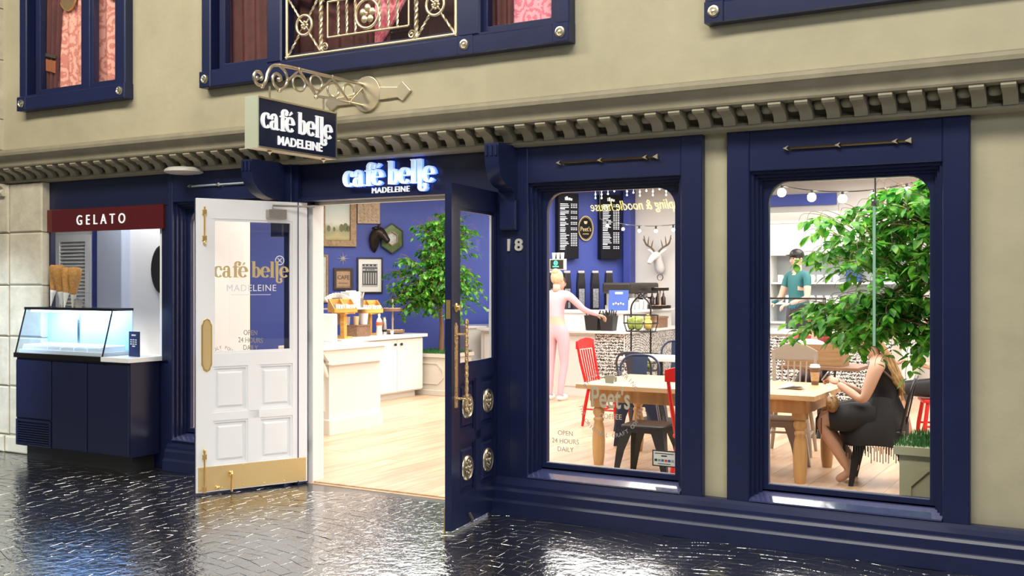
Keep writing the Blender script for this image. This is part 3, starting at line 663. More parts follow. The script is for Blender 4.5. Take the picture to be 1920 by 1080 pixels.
tb(smoothpath([(-1.1, 3.045), (-1.04, 3.01), (-1.02, 2.955), (-1.05, 2.905), (-1.1, 2.885), (-1.15, 2.91), (-1.16, 2.955), (-1.13, 2.985), (-1.09, 2.975), (-1.08, 2.945)], 6), .010, 'scroll')
tb([(-1.03, 2.945), (-.905, 3.045), (-.726, 2.90), (-.556, 3.05), (-.362, 2.91), (-.2, 3.05)], .010, 'zigzag_strut')
for cy, cz, ry_ in ((-.905, 2.955, .052), (-.726, 2.99, .052), (-.545, 2.965, .05), (-.37, 2.985, .05)):
    tb([(cy+.062*cos(2*pi*i/24), cz+ry_*sin(2*pi*i/24)) for i in range(24)], .008, 'ring', True)
tb([(-.2, 2.905), (-.55, 2.905), (-.73, 2.895)], .010, 'lower_bar')
b = MB()
for a, z in ((-1.31, 2.925), (-1.10, 2.95), (-.905, 3.05), (-.556, 3.055), (-.726, 2.89), (-.362, 2.905), (-1.26, 2.88), (-1.095, 2.88)): b.ball((px, a, z), .017, 8)
tag(sm(b.build('collars', GB, t)), kind='stuff')
t = thing('hanging_sign', 'navy box sign with white café lettering hanging from the gilded bracket', 'sign', (-4.9, -.96, 2.475))
MB().box(-4.95, -4.85, -1.35, -.575, 2.477, 2.792).build('panel', M('sign_navy', (.006, .012, .045), .35), t)
fm = MB(); 
for za, zb in ((2.468, 2.48), (2.789, 2.80)): fm.box(-4.953, -4.845, -1.356, -.57, za, zb)
fm.box(-4.953, -4.845, -.575, -.568, 2.468, 2.80); fm.build('frame', CHAMP, t)
MB().box(-4.956, -4.843, -1.36, -1.35, 2.466, 2.802).build('end_panel', M('sign_end', (.62, .66, .50), .35, .3), t)
inv = wm(t).inverted()
logo(t, .70, LETW, inv @ Vector((-4.846, -1.325, 2.60)), (0, 0, pi/2), ext=.006)
wtext('lettering', 'MADELEINE', .082, LETW, t, (-4.846, -.95, 2.507), rz=pi/2, ext=.004, off=.0015, space=1.06)['split'] = 1
for y in (-1.19, -.65):
    MB().tube([(-4.9, y, 2.79), (-4.9, y, 2.89)], .007, 8).build('hanger_rod', GB, t)
    sm(MB().lathe([(.016, .03), (.016, .012), (.008, .006), (.004, -.006)][::-1], (-4.9, y, 2.445), 10).build('finial', CHAMP, t))

# ------------------------------------------------------------------ gelato bay
gs = thing('gelato_sign', 'oxblood gelato signboard over the serving hatch', 'sign', (-7.99, -.04, 2.07))
MB().cbox(-8.735, -7.185, -.042, -.015, 2.065, 2.275, .003).build('board', M('oxblood_gloss', (.085, .004, .003), .12, coat=.5), gs)
wtext('lettering', 'GELATO', .128, LETW, gs, (-7.985, -.045, 2.125), ext=.004, space=1.75, sx=.9)['split'] = 1
GW = M('kiosk_white', (.72, .71, .70), .5)
kw = struct('wall_kiosk', (-8.6, .4, .9), 0, 'white inside of the gelato hatch')
MB().box(-10.2, -7.1, .80, .86, 0, 2.9).box(-7.12, -7.06, .13, .80, 0, 3.1).box(-10.25, -10.2, .13, .86, 0, 2.9).build('lining', GW, kw)
MB().box(-10.2, -7.1, .13, .86, 2.85, 2.9).build('hatch_ceiling', GW, kw)
MB().box(-10.2, -7.1, .13, .8, .86, .90).build('hatch_counter', GW, kw)
MB().box(-7.275, -7.226, .0, .22, .93, 2.07).build('hatch_reveal', M('reveal_white', (.78, .80, .80), .3), kw)
MB().box(-9.0, -8.97, .795, .802, .9, 2.85).box(-9.10, -8.98, .75, .80, .9, 2.85).build('blue_strip', M('cobalt', (.03, .05, .30), .45), kw)
MB().cbox(-8.975, -8.60, .70, .80, .9, 2.85, .01).build('grey_column', M('pale_slate', (.42, .46, .56), .4), kw)
t = thing('louvered_door', 'white louvered shutter door at the back of the gelato hatch', 'shutter', (-9.4, .76, .9))
MB().ring(rectloop(-9.68, -9.12, .9, 2.09, 1), rectloop(-9.60, -9.20, 1.0, 2.02, 1), .74, .785).build('frame', WHITE, t)
sl = MB().box(-.205, .205, -.004, .004, -.022, .022, Matrix.Rotation(R(-50), 4, 'X')).build('slat', WHITE, None, local=True); COL.objects.unlink(sl)
for i in range(28):
    o = sl.copy(); put(o, t, wm(t).inverted() @ Vector((-9.4, .765, 1.015+i*.0365)))
bpy.data.objects.remove(sl)
t = thing('wall_tray', 'black oval tray on the beige wall inside the gelato hatch', 'tray', (-8.2, .79, 1.5))
sm(MB().lathe([(.2, 0), (.21, .01), (.19, .02), (.17, .012)], (0, 0, 0), 24, Matrix.Translation((-8.13, .79, 1.73)) @ Matrix.Rotation(R(90), 4, 'X') @ Matrix.Diagonal((.72, 1.12, 1, 1))).build('dish', BLACK, t), 50)
MB().tube([(-8.13, .775, 1.94), (-8.13, .765, 1.98), (-8.13, .785, 1.985)], .005, 6).build('hook', BLACK, t)
# freezer case
t = thing('gelato_case', 'navy gelato counter with slanted glass display under the hatch', 'display case', (-8.0, -.18, 0))
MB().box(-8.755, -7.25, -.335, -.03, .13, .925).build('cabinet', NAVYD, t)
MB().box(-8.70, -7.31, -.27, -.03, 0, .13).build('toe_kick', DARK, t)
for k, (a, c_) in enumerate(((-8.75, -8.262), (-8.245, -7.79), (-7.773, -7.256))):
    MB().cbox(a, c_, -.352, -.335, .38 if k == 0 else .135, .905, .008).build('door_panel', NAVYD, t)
g = MB().ring(rectloop(-8.75, -8.262, .135, .37, 1), rectloop(-8.72, -8.29, .15, .35, 1), -.35, -.335).build('vent_grille', NAVYD, t)
for i in range(9): MB().box(-8.72, -8.29, -.353, -.338, .155+i*.021, .166+i*.021).build('slat', NAVYD, g)
MB().cbox(-8.765, -7.575, -.365, .0, .925, .968, .004).build('base_rail', M('dark_bronze', (.07, .055, .045), .3, .9), t)
MB().box(-7.575, -7.225, -.375, .02, .928, .968).build('worktop', M('quartz', (.80, .80, .80), .25), t, bevel=.004)
sq = [(-.355, .968), (-.25, 1.355), (-.05, 1.355), (-.03, .968)]
MB().add([(-8.745, -.355, .968), (-7.575, -.355, .968), (-7.575, -.25, 1.355), (-8.745, -.25, 1.355), (-8.745, -.35, .968), (-7.575, -.35, .968), (-7.575, -.245, 1.355), (-8.745, -.245, 1.355)],
         [(0, 1, 2, 3), (7, 6, 5, 4), (0, 4, 5, 1), (1, 5, 6, 2), (2, 6, 7, 3), (3, 7, 4, 0)]).build('front_glass', CGLASS, t)
for xg in (-8.745, -7.578): MB().prism(sq, xg, xg+.005, 'x').build('side_glass', CGLASS, t)
MB().box(-8.74, -7.58, -.036, -.03, .968, 1.355).build('back_doors', M('case_back_glow', (.34, .55, .90), .4), t)  # matte light blue stands in for the bright reflection in the back doors
MB().box(-8.30, -8.27, -.044, -.036, .968, 1.34).build('door_stile', STEEL, t)
MB().box(-8.755, -7.565, -.262, -.035, 1.355, 1.378).build('top_plate', M('case_top', (.05, .045, .045), .25, .8), t)
for xg in (-8.745, -7.575): MB().tube([(xg, -.356, .968), (xg, -.252, 1.36)], .007, 6).build('corner_trim', MATS['case_top'], t)
MB().box(-8.70, -7.62, -.235, -.205, 1.335, 1.352).build('led_tube', M('case_led', (.55, .78, 1.0), .5, emit=9), t)
MB().box(-8.72, -7.60, -.34, -.05, .968, 1.0).build('deck', M('case_white', (.8, .82, .84), .4), t)
tubs = []
for i in range(6):
    o = MB().ring(rectloop(-8.69+i*.178, -8.69+i*.178+.165, -.32, -.07, 1), rectloop(-8.68+i*.178, -8.69+i*.178+.155, -.31, -.08, 1), 0, 0)
    b = MB(); xa = -8.69+i*.178
    b.box(xa, xa+.165, -.325, -.315, 1.0, 1.03).box(xa, xa+.165, -.075, -.065, 1.0, 1.05).box(xa, xa+.008, -.315, -.075, 1.0, 1.045).box(xa+.157, xa+.165, -.315, -.075, 1.0, 1.045).box(xa+.012, xa+.153, -.313, -.077, 1.003, 1.038)
    tag(b.build('gelato_tub', M('tub_white', (.82, .86, .9), .35)), 'white gelato tub in the glass case, %s' % ('leftmost of the row', 'second from its left end', 'third from its left end', 'third from its right end', 'second from its right end', 'rightmost of the row')[i], 'tub', 'gelato tubs in the case')
area('case_lamp', (-8.16, -.23, 1.325), (38, 0, 0), 1.0, .05, 17, (.45, .68, 1.0))
t = thing('menu_card', 'small navy menu card standing on the white worktop of the gelato case', 'menu', (-7.36, -.2, .968), R(-8))
MB().box(-.075, .075, -.006, .006, .0, .215).build('card', M('card_navy', (.01, .02, .10), .4), t, local=True)
b = MB(); b.box(-.03, .03, -.009, -.006, .178, .19)
for i in range(3):
    for j in range(3): b.box(-.05+j*.036, -.028+j*.036, -.009, -.006, .14-i*.018, .148-i*.018)
b.box(-.02, .02, -.009, -.006, .085, .095); tag(b.build('print', DEC, t, local=True), kind='stuff')
b = MB().box(-.08, .08, -.03, .03, 0, .006).build('foot', GLASS, t, local=True)
t = thing('cone_stand', 'clear acrylic stand for waffle cones on top of the gelato case', 'stand', (-8.35, -.15, 1.378))
MB().box(-8.62, -8.08, -.20, -.06, 1.505, 1.511).build('shelf', CGLASS, t)
for p in ((-8.6, -.19), (-8.1, -.19), (-8.6, -.07), (-8.1, -.07)): MB().box(p[0]-.004, p[0]+.004, p[1]-.004, p[1]+.004, 1.378, 1.72 if p[1] > -.1 else 1.505).build('post', CGLASS, t)
WAF = M('waffle', (.55, .28, .08), .6, bump=1., bscale=120, var=.3, vscale=40)
for i, cx in enumerate((-8.52, -8.43, -8.34, -8.24)):
    b = MB(); R_ = [(.003, -.16), (.022, -.04), (.05, .10), (.06, .15), (.062, .19), (.05, .21+.012*(i % 2)), (.03, .2), (.02, .15)]
    b.lathe(R_, (0, 0, 0), 14)
    c = thing('waffle_cone', 'brown waffle cone, %s in the clear stand on the gelato case' % ('leftmost', 'second from the left', 'third from the left', 'rightmost')[i], 'cone', (cx, -.13, 1.55-.012*i), R(30*i), 'waffle cones on the gelato case')
    c.rotation_euler = (R((-6, 8, -5, 9)[i]), R((5, -4, 7, -3)[i]), R(30*i)); sm(b.build('cone', WAF, c, local=True)); MB().lathe([(.004, -.165), (.0235, -.04), (.03, .01), (.028, .01)], n=14).build('sleeve', M('paper_white', (.8, .77, .72), .7), c, local=True)
sm(MB().lathe([(.03, 0), (.036, .07), (.04, .075), (.034, .073), (.03, .01)], (-8.16, -.14, 1.378), 16).build('paper_cup', M('cup_grey', (.42, .40, .38), .6))); tag(bpy.data.objects['paper_cup'], 'small grey paper cup on top of the gelato case right of the cones', 'cup')

# ------------------------------------------------------------------ cafe room shell
OAK = wood_mat('pale_oak', (.52, .34, .21), (.70, .51, .35), .33, axis=1, scale=3)
cf = tag(MB().box(-12.2, 1.4, .1, 9.8, -.1, .002).build('cafe_floor', OAK), 'pale oak plank floor of the café', None, None, 'structure')
fl = wm(cf).inverted()
pm = [MB().box(-.094, .094, -L/2, L/2, 0, .010).mesh('plank', OAK) for L in (1.6, 2.0, 2.4)]
x = -8.75; rr = random.Random(11); n = 0
while x < -.35:
    y = .13-rr.random()*1.2
    while y < 9.2 and n < 299:
        k = rr.randrange(3); L = (1.6, 2.0, 2.4)[k]; y0 = max(y, .13); y1 = min(y+L, 9.3)
        if y1-y0 > .15:
            o = bpy.data.objects.new('plank', pm[k]); put(o, cf, fl @ Vector((x, (y0+y1)/2, .002+rr.random()*.001))); o.scale = (1, (y1-y0-.003)/L, 1); n += 1
        y += L
    x += .19
BLUEW = M('cobalt_wall', (.045, .075, .36), .5, bump=.05, bscale=40)
GREYW = M('greige_wall', (.60, .57, .54), .6)
OFFW = M('soft_white', (.80, .79, .76), .5)
def wallbox(name, p, q, z0, z1, m, lab, th=.1):
    dx, dy = q[0]-p[0], q[1]-p[1]; L = math.hypot(dx, dy); t = bpy.data.objects.new(name, MB().box(0, L, 0, th, z0, z1).mesh(name, m))
    put(t, None, (p[0], p[1], 0), (0, 0, math.atan2(dy, dx))); return tag(t, lab, None, None, 'structure')
DG = R(46.85)
wallbox('wall_corner', (-11.5, 4.79), (-6.98, 9.61), 0, 3.12, BLUEW, 'cobalt blue angled wall with pictures and menu boards')
wallbox('wall_back', (-7.1, 9.5), (1.4, 9.5), 0, 3.12, GREYW, 'greige back wall of the café')
wallbox('wall_right', (1.3, 9.6), (1.3, .1), 0, 3.12, OFFW, 'off white right wall of the café')
wallbox('wall_left', (-11.4, .8), (-11.4, 5.0), 0, 3.12, CREAM, 'cream left wall of the café')
wallbox('wall_left.001', (-12.2, .86), (-7.1, .86), 0, 3.12, CREAM, 'cream wall behind the gelato hatch', .05)
tag(MB().box(-12.2, 1.4, .2, 9.8, 3.1, 3.2).build('ceiling', M('ceiling_white', (.78, .77, .74), .7)), 'white café ceiling', None, None, 'structure')
bb = wallbox('baseboard_back', (-7.1, 9.48), (1.3, 9.48), 0, .12, WHITE, 'white base board along the back wall', .03)
bl = wallbox('trim_3', (-5.15, 9.44), (-3.75, 9.44), 2.75, 2.92, BLUEW, 'cobalt band below the ceiling on the back wall', .06)
tag(MB().cbox(-7.09, -6.96, 9.3, 9.5, 0, 3.1, .01).build('pillar', M('cobalt_deep', (.03, .05, .28), .5)), 'cobalt square pillar where the blue and greige walls meet', None, None, 'structure')
# ------------------------------------------------------------------ pictures on the cobalt wall
def bx(name, m, t, *a, **k): return MB().box(*a).build(name, m, t, local=True, **k)
def wthing(name, lab, cat, x, y, z, group=None):   # stands on the angled wall: local x along it, -y out of it
    ux, uy = cos(DG), sin(DG); d = (x+11.5)*(-uy)+(y-4.79)*ux      # distance behind the wall face
    return thing(name, lab, cat, (x+d*uy, y-d*ux, z), DG, group)
def frame(t, w, h, fw, dep, m, name='frame'):
    return MB().ring(rectloop(-w/2, w/2, 0, h, 1), rectloop(-w/2+fw, w/2-fw, fw, h-fw, 1), -dep, -.004).build(name, m, t, local=True, bevel=.004)
GILTW = M('worn_gilt', (.33, .22, .12), .45, .3, bump=.6, bscale=50, var=.35, vscale=25)
def painting_mat():
    m = bpy.data.materials.new('landscape_print'); m.use_nodes = True; nt = m.node_tree; b = nt.nodes['Principled BSDF']; b.inputs['Roughness'].default_value = .5
    tc = nt.nodes.new('ShaderNodeTexCoord'); sp = nt.nodes.new('ShaderNodeSeparateXYZ'); n = nt.nodes.new('ShaderNodeTexNoise'); n.inputs['Scale'].default_value = 7
    ad = nt.nodes.new('ShaderNodeMath'); ad.operation = 'MULTIPLY_ADD'; ad.inputs[1].default_value = .16; r = nt.nodes.new('ShaderNodeValToRGB')
    mr = nt.nodes.new('ShaderNodeMapRange'); mr.inputs['From Min'].default_value = .0; mr.inputs['From Max'].default_value = .75
    el = r.color_ramp.elements; el[0].position = .1; el[0].color = (.30, .26, .12, 1); el[1].position = 1; el[1].color = (.52, .66, .66, 1)
    for p, c in ((.30, (.52, .45, .22)), (.42, (.34, .36, .20)), (.50, (.50, .50, .36)), (.58, (.72, .74, .66))): e = el.new(p); e.color = (*c, 1)
    L = nt.links.new; L(tc.outputs['Object'], sp.inputs[0]); L(tc.outputs['Object'], n.inputs['Vector']); L(n.outputs['Fac'], ad.inputs[0]); L(sp.outputs['Z'], ad.inputs[2]); L(ad.outputs[0], mr.inputs['Value']); L(mr.outputs[0], r.inputs['Fac']); L(r.outputs['Color'], b.inputs['Base Color'])
    return m
t = wthing('landscape_painting', 'large landscape painting in a worn gilt frame on the cobalt wall', 'painting', -10.27, 6.03, 2.14)
frame(t, .56, .74, .09, .07, GILTW); MB().ring(rectloop(-.2, .2, .08, .66, 1), rectloop(-.185, .185, .095, .645, 1), -.05, -.02).build('inner_frame', M('frame_slip', (.20, .13, .07), .5), t, local=True)
c = bx('canvas', painting_mat(), t, -.19, .19, -.03, -.012, .09, .65)
b = MB()
for q, z, r_ in ((-.13, .27, .04), (-.05, .26, .028), (.06, .28, .05), (.12, .29, .055), (.16, .27, .04)): b.prism([(q+r_*.7*cos(i*pi/6), z+r_*1.2*sin(i*pi/6)) for i in range(12)], -.032, -.030, 'y')
b.build('painted_trees', M('painted_tree', (.17, .19, .09), .6), c, local=True)
t = wthing('relief_plaque', 'square sandy relief plaque on the cobalt wall above the animal head', 'plaque', -9.95, 6.37, 2.49)
PLQ = M('sandstone', (.52, .40, .28), .7, bump=1., bscale=45, var=.25, vscale=30); bx('slab', PLQ, t, -.17, .17, -.05, 0, 0, .36, bevel=.006)
b = MB()
for i in range(5):
    for j in range(4): b.ball((-.12+i*.06, -.05, .05+j*.05+.01*(i % 2)), (.022, .012, .02), 8)
for q in (-.06, .06): b.ball((q, -.05, .28), (.034, .016, .034), 10)
tag(sm(b.build('relief', PLQ, t, local=True)), kind='stuff')
t = wthing('animal_head', 'dark bronze horned animal head mounted on the cobalt wall', 'wall sculpture', -9.87, 6.45, 2.06)
BRZ = M('dark_bronze_cast', (.035, .025, .022), .35, .6)
hb = MB(); hb.tube(smoothpath([(-.02, -.02, .0), (-.035, -.05, .12), (-.02, -.09, .24), (.03, -.13, .30), (.09, -.17, .25), (.14, -.2, .18), (.165, -.21, .15)], 4), [.012, .03, .05, .065, .07, .078, .085, .09, .092, .09, .09, .09, .088, .08, .074, .068, .06, .055, .05, .046, .045, .044, .04, .034, .02][:25], 12)
sm(hb.build('head', BRZ, t, local=True))
for sgn in (-1, 1):
    sm(MB().tube(smoothpath([(.0, -.10+sgn*.05, .34), (-.03, -.1+sgn*.10, .36), (-.05, -.1+sgn*.13, .345)], 4), [.012, .02, .026, .028, .028, .026, .02, .012, .004], 8).build('ear', BRZ, t, local=True))
    sm(MB().tube(smoothpath([(.02, -.12+sgn*.04, .36), (.03, -.12+sgn*.06, .40), (.05, -.12+sgn*.05, .43)], 4), [.016, .015, .014, .013, .012, .01, .008, .006, .003], 8).build('horn', BRZ, t, local=True))
    sm(MB().ball((.075, -.16+sgn*.062, .28), .012, 8).build('eye', BRZ, t, local=True))
t = wthing('hexagon_mirror', 'green and gold hexagonal frame right of the animal head', 'mirror', -9.70, 6.62, 2.05)
hx = lambda r: [(r*.82*cos(R(90+60*i)), .22+r*1.0*sin(R(90+60*i))) for i in range(6)]
MB().ring(hx(.235), hx(.215), -.08, 0).build('rim', BLACK, t, local=True); MB().ring(hx(.215), hx(.11), -.055, 0).build('frame', M('verdigris', (.10, .15, .05), .35, .4, var=.4, vscale=12), t, local=True)
MB().ring(hx(.12), hx(.10), -.07, 0).build('inner_rim', GILTW, t, local=True); MB().prism(hx(.105), -.03, -.01, 'y').build('centre', M('mirror_print', (.62, .62, .56), .3, var=.35, vscale=25), t, local=True)
t = wthing('star_ornament', 'small silver eight-pointed star on the cobalt wall', 'ornament', -10.21, 6.09, 1.85)
st = [((.115 if i % 4 == 0 else .085 if i % 2 == 0 else .025)*cos(R(90+22.5*i)), .11+(.115 if i % 4 == 0 else .085 if i % 2 == 0 else .025)*sin(R(90+22.5*i))) for i in range(16)]
b = MB(); b.add([(0, -.03, .11)]+[(x, -.008, z) for x, z in st]+[(x, 0, z) for x, z in st], [(0, 1+(i+1) % 16, 1+i) for i in range(16)]+[(1+i, 1+(i+1) % 16, 17+(i+1) % 16, 17+i) for i in range(16)]+[tuple(range(32, 16, -1))]); b.build('star', M('silver_paint', (.75, .74, .70), .3, .5), t, local=True)
t = wthing('framed_sign', 'small dark-framed kraft sign with the word café below the star', 'sign', -10.21, 6.095, 1.49)
frame(t, .29, .33, .035, .04, M('espresso_wood', (.035, .022, .018), .4)); bx('print', M('kraft', (.46, .30, .18), .7, var=.15, vscale=20), t, -.12, .12, -.02, -.006, .03, .30)
text('lettering', 'CAFE', .085, M('ink', (.02, .015, .012), .6), t, (0, -.022, .16), ext=.001, sx=.9); bx('rule', MATS['ink'], t, -.07, .07, -.022, -.019, .10, .107)
MB().ring(rectloop(-.105, .105, .045, .285, 1), rectloop(-.1, .1, .05, .28, 1), -.0215, -.019).build('border', MATS['ink'], t, local=True)
t = wthing('framed_photograph', 'black-framed monochrome photograph of a shopfront with white mount', 'picture', -9.935, 6.385, 1.44)
frame(t, .39, .54, .022, .04, BLACK); bx('mount', M('mount_white', (.8, .79, .76), .6), t, -.18, .18, -.022, -.008, .015, .525)
p_ = bx('print', M('photo_dark', (.05, .05, .05), .5), t, -.115, .115, -.024, -.02, .10, .44); b = MB(); b.box(-.11, .11, -.026, -.022, .34, .37); b.box(-.11, .11, -.026, -.022, .10, .125)
for i in range(6): b.box(-.1+i*.036, -.082+i*.036, -.026, -.022, .14, .31)
for i in range(8): b.box(-.11+i*.029, -.09+i*.029, -.026, -.022, .39, .41+.02*(i % 2))
tag(b.build('light_tones', M('photo_light', (.45, .45, .44), .5), p_, local=True), kind='stuff')
b = MB(); b.box(-.07, -.045, -.028, -.026, .346, .364)
for i in range(6): b.box(-.03+i*.018, -.018+i*.018, -.028, -.026, .346, .364)
tag(b.build('shop_lettering', MATS['photo_dark'], t, local=True), kind='stuff')
t = wthing('framed_map', 'tall brown-framed pale print at the left edge of the doorway view', 'picture', -10.52, 5.76, 1.30)
frame(t, .46, .72, .03, .04, GILTW); bx('print', M('map_paper', (.62, .62, .58), .6, var=.15, vscale=14), t, -.2, .2, -.02, -.006, .03, .69)
# menu boards and oval sign further along the wall
MENU = M('menu_board', (.006, .006, .009), .5, spec=.15)
for k, (x, y, lab) in enumerate(((-7.80, 8.68, 'black menu board left of the oval coffee sign'), (-7.30, 9.2, 'black menu board right of the oval coffee sign'))):
    t = wthing('menu_board', lab, 'menu board', x, y, 1.98, 'menu boards on the cobalt wall'); bx('panel', MENU, t, -.17, .17, -.16, -.0, 0, 1.03)
    b = MB(); b.box(-.062, -.05, -.163, -.159, .925, .975); b.box(-.042, -.012, -.163, -.159, .925, .985); b.box(-.004, .03, -.163, -.159, .925, .965); b.box(.036, .062, -.163, -.159, .92, .955); tag(b.build('menu_heading', LETW, t, local=True), kind='stuff')
    b = MB(); rr = random.Random(5+k); z = .86
    while z > .14:
        if rr.random() < .2: b.box(-.14, -.06, -.163, -.159, z, z+.016); z -= .034; continue
        b.box(-.14, -.14+rr.uniform(.08, .15), -.163, -.159, z, z+.011)
        for q in range(3): b.box(.04+q*.038, .065+q*.038, -.163, -.159, z, z+.011)
        z -= .027
    tag(b.build('menu_text', LETW, t, local=True), kind='stuff')
t = wthing('oval_sign', 'black oval coffee sign with gold rim between the menu boards', 'sign', -7.565, 8.92, 2.27)
ov = lambda r: [(r*.13*cos(2*pi*i/32), .2+r*.2*sin(2*pi*i/32)) for i in range(32)]
MB().prism(ov(1), -.035, 0, 'y').build('face', MENU, t, local=True); MB().ring(ov(1.0), ov(.94), -.045, -.01).build('rim', GOLD, t, local=True); MB().ring(ov(.88), ov(.86), -.038, -.03).build('inner_line', GOLD, t, local=True)
text('lettering', "Peet's", .105, GOLD, t, (0, -.038, .155), ext=.002, sx=.75); text('lettering', 'COFFEE', .03, GOLD, t, (0, -.038, .10), ext=.002)
sm(MB().lathe([(.018, 0), (.03, .03), (.03, .045)], (0, -.036, .27), 10, sy=.2).build('cup_emblem', GOLD, t, local=True))
# stag head on the greige wall
t = thing('stag_head', 'white stag head with brown antlers on the greige wall', 'wall sculpture', (-6.5, 9.46, 1.76)); t.scale = (.82, .82, .82)
WP = M('plaster_white', (.72, .71, .69), .5); L_ = Vector((-6.5, 9.46, 1.76)); t.scale = (.82, .82, .82)
b = MB(); b.tube(smoothpath([(0, -.01, .0), (.0, -.08, .1), (0, -.16, .24), (0, -.22, .33), (-.03, -.33, .29), (-.06, -.42, .2), (-.065, -.44, .17)], 4), [.03, .06, .08, .09, .095, .095, .09, .088, .085, .08, .078, .078, .078, .078, .075, .07, .065, .06, .055, .05, .045, .042, .04, .036, .02], 12)
sm(b.build('head', WP, t, local=True))
for g in (-1, 1):
    sm(MB().tube([(g*.06, -.2, .36), (g*.13, -.19, .42), (g*.2, -.19, .45)], [.02, .035, .006], 8).build('ear', WP, t, local=True))
    a = MB(); a.tube(smoothpath([(g*.04, -.22, .40), (g*.12, -.2, .48), (g*.24, -.18, .56), (g*.28, -.18, .72)], 4), [.018]*9+[.014, .012, .01, .006], 7)
    for q in ((.12, .47, .08, .63), (.19, .52, .17, .70), (.25, .58, .30, .66)): a.tube([(g*q[0], -.195, q[1]), (g*(q[0]+q[2])/2, -.2, (q[1]+q[3])/2+.01), (g*q[2], -.195, q[3])], [.013, .011, .004], 6)
    sm(a.build('antler', M('antler', (.13, .085, .05), .6), t, local=True))

# ------------------------------------------------------------------ condiment counter by the doorway
KW = M('cabinet_white', (.74, .72, .67), .38)
t = thing('condiment_counter', 'white condiment counter with black knobs in front of the cobalt wall', 'counter', (-9.0, 5.05, 0))
MB().box(-9.33, -8.66, 4.12, 5.92, .10, .84).build('body', KW, t); MB().box(-9.30, -8.74, 4.14, 5.86, 0, .10).build('toe_kick', KW, t)
MB().box(-9.37, -8.60, 4.08, 5.98, .84, .885).build('worktop', M('marble_top', (.80, .78, .75), .22), t, bevel=.006)
for (ya, yb, kn) in ((4.13, 4.70, 4.62), (4.71, 5.30, 5.24), (5.31, 5.91, 5.38)):
    d = MB().box(-8.665, -8.640, ya, yb, .115, .825).build('door', KW, t, bevel=.004)
    sm(MB().lathe([(.007, 0), (.007, .012), (.02, .02), (.018, .034), (.0, .036)], (0, 0, 0), 12, Matrix.Translation((-8.642, kn, .76)) @ Matrix.Rotation(R(90), 4, 'Y')).build('knob', BLACK, d))
t = thing('counter_end', 'cream panelled pedestal at the near end of the order counter inside the doorway', 'pedestal', (-7.42, 2.45, 0))
MB().box(-7.70, -7.25, 2.22, 3.1, .0, .78).build('body', KW, t)
MB().cbox(-7.66, -7.30, 2.20, 2.24, .24, .70, .02).build('panel', KW, t)
MB().box(-7.74, -7.21, 2.18, 3.1, 0, .17).build('base', KW, t, bevel=.012)
sm(MB().prism([(2.20, .74), (2.14, .755), (2.15, .78), (2.10, .83), (2.06, .87), (2.06, .90), (3.1, .90), (3.1, .74)], -7.76, -7.19, 'x').build('capital', KW, t), 30)
for xx in (-7.69, -7.26): sm(MB().tube([(xx, 2.20, .62), (xx, 2.13, .70), (xx, 2.09, .80)], [.02, .045, .03], 10).build('leaf_scroll', KW, t))
MB().box(-7.78, -7.16, 2.03, 3.12, .90, .935).build('top', MATS['marble_top'], t, bevel=.005)
t = thing('order_screen', 'white back of an order terminal on the pedestal just inside the doorway', 'terminal', (-7.47, 2.4, .936))
MB().box(-7.66, -7.30, 2.36, 2.42, .97, 1.27).build('housing', M('terminal_white', (.82, .82, .82), .35), t, bevel=.01); MB().box(-7.6, -7.36, 2.3, 2.5, .936, .97).build('foot', MATS['terminal_white'], t); MB().box(-7.61, -7.60, 2.352, 2.36, .985, .995).build('latch', BLACK, t)
HW = wood_mat('honey_wood', (.62, .30, .05), (.80, .45, .12), .4, 0, 6); BW_ = wood_mat('walnut_box', (.19, .10, .06), (.30, .17, .10), .5, 0, 8)
def wedge_bin(lab, x, y, z, s=1.):
    t = thing('packet_bin', lab, 'bin', (x, y, z), R(60))
    for q in (-.15, .0, .15): MB().prism([(-.12*s, 0), (.12*s, 0), (.12*s, .17*s), (.08*s, .17*s), (-.12*s, .05*s)], q*s-.006, q*s+.006, 'x').build('divider', HW, t, local=True)
    MB().box(-.15*s, .15*s, .11*s, .12*s, 0, .17*s).box(-.15*s, .15*s, -.12*s, .12*s, 0, .012).box(-.15*s, .15*s, -.125*s, -.115*s, 0, .05*s).build('tray', HW, t, local=True)
    b = MB(); r = random.Random(2)
    for i in range(14):
        q = (-.13+.26*i/13)*s; b.box(q-.008*s, q+.008*s, -.09*s, .0, .02, (.09+.02*r.random())*s, Matrix.Translation((0, 0, 0)) @ Matrix.Rotation(r.uniform(-.15, .15), 4, 'Z'))
    tag(b.build('packets', M('packet_white', (.82, .80, .76), .6), t, local=True), kind='stuff')
wedge_bin('honey wooden packet bin on the tall riser right of the white box', -9.02, 5.18, 1.19); wedge_bin('honey wooden packet bin above the order terminal at the left', -8.75, 4.28, 1.22)
t = thing('bin_riser', 'slim wooden riser under the right packet bin on the counter', 'riser', (-9.02, 5.2, .886)); MB().box(-9.08, -8.96, 5.14, 5.26, .886, .91).box(-9.04, -9.0, 5.18, 5.22, .9, 1.17).box(-9.12, -8.92, 5.08, 5.3, 1.17, 1.188).build('riser', HW, t)
t = thing('bin_riser', 'slim wooden riser under the left packet bin on the counter', 'riser', (-8.75, 4.3, .886)); MB().box(-8.83, -8.67, 4.22, 4.38, .886, .91).box(-8.78, -8.72, 4.27, 4.33, .9, 1.2).box(-8.86, -8.64, 4.2, 4.4, 1.2, 1.218).build('riser', HW, t)
t = thing('wooden_crate', 'brown octagonal wooden crate riser on the white counter', 'crate', (-9.0, 4.85, .886)); MB().lathe([(.2, 0), (.2, .14), (.212, .14), (.212, .152), (.0, .152)], (-9.0, 4.85, .886), 8).build('crate', BW_, t)
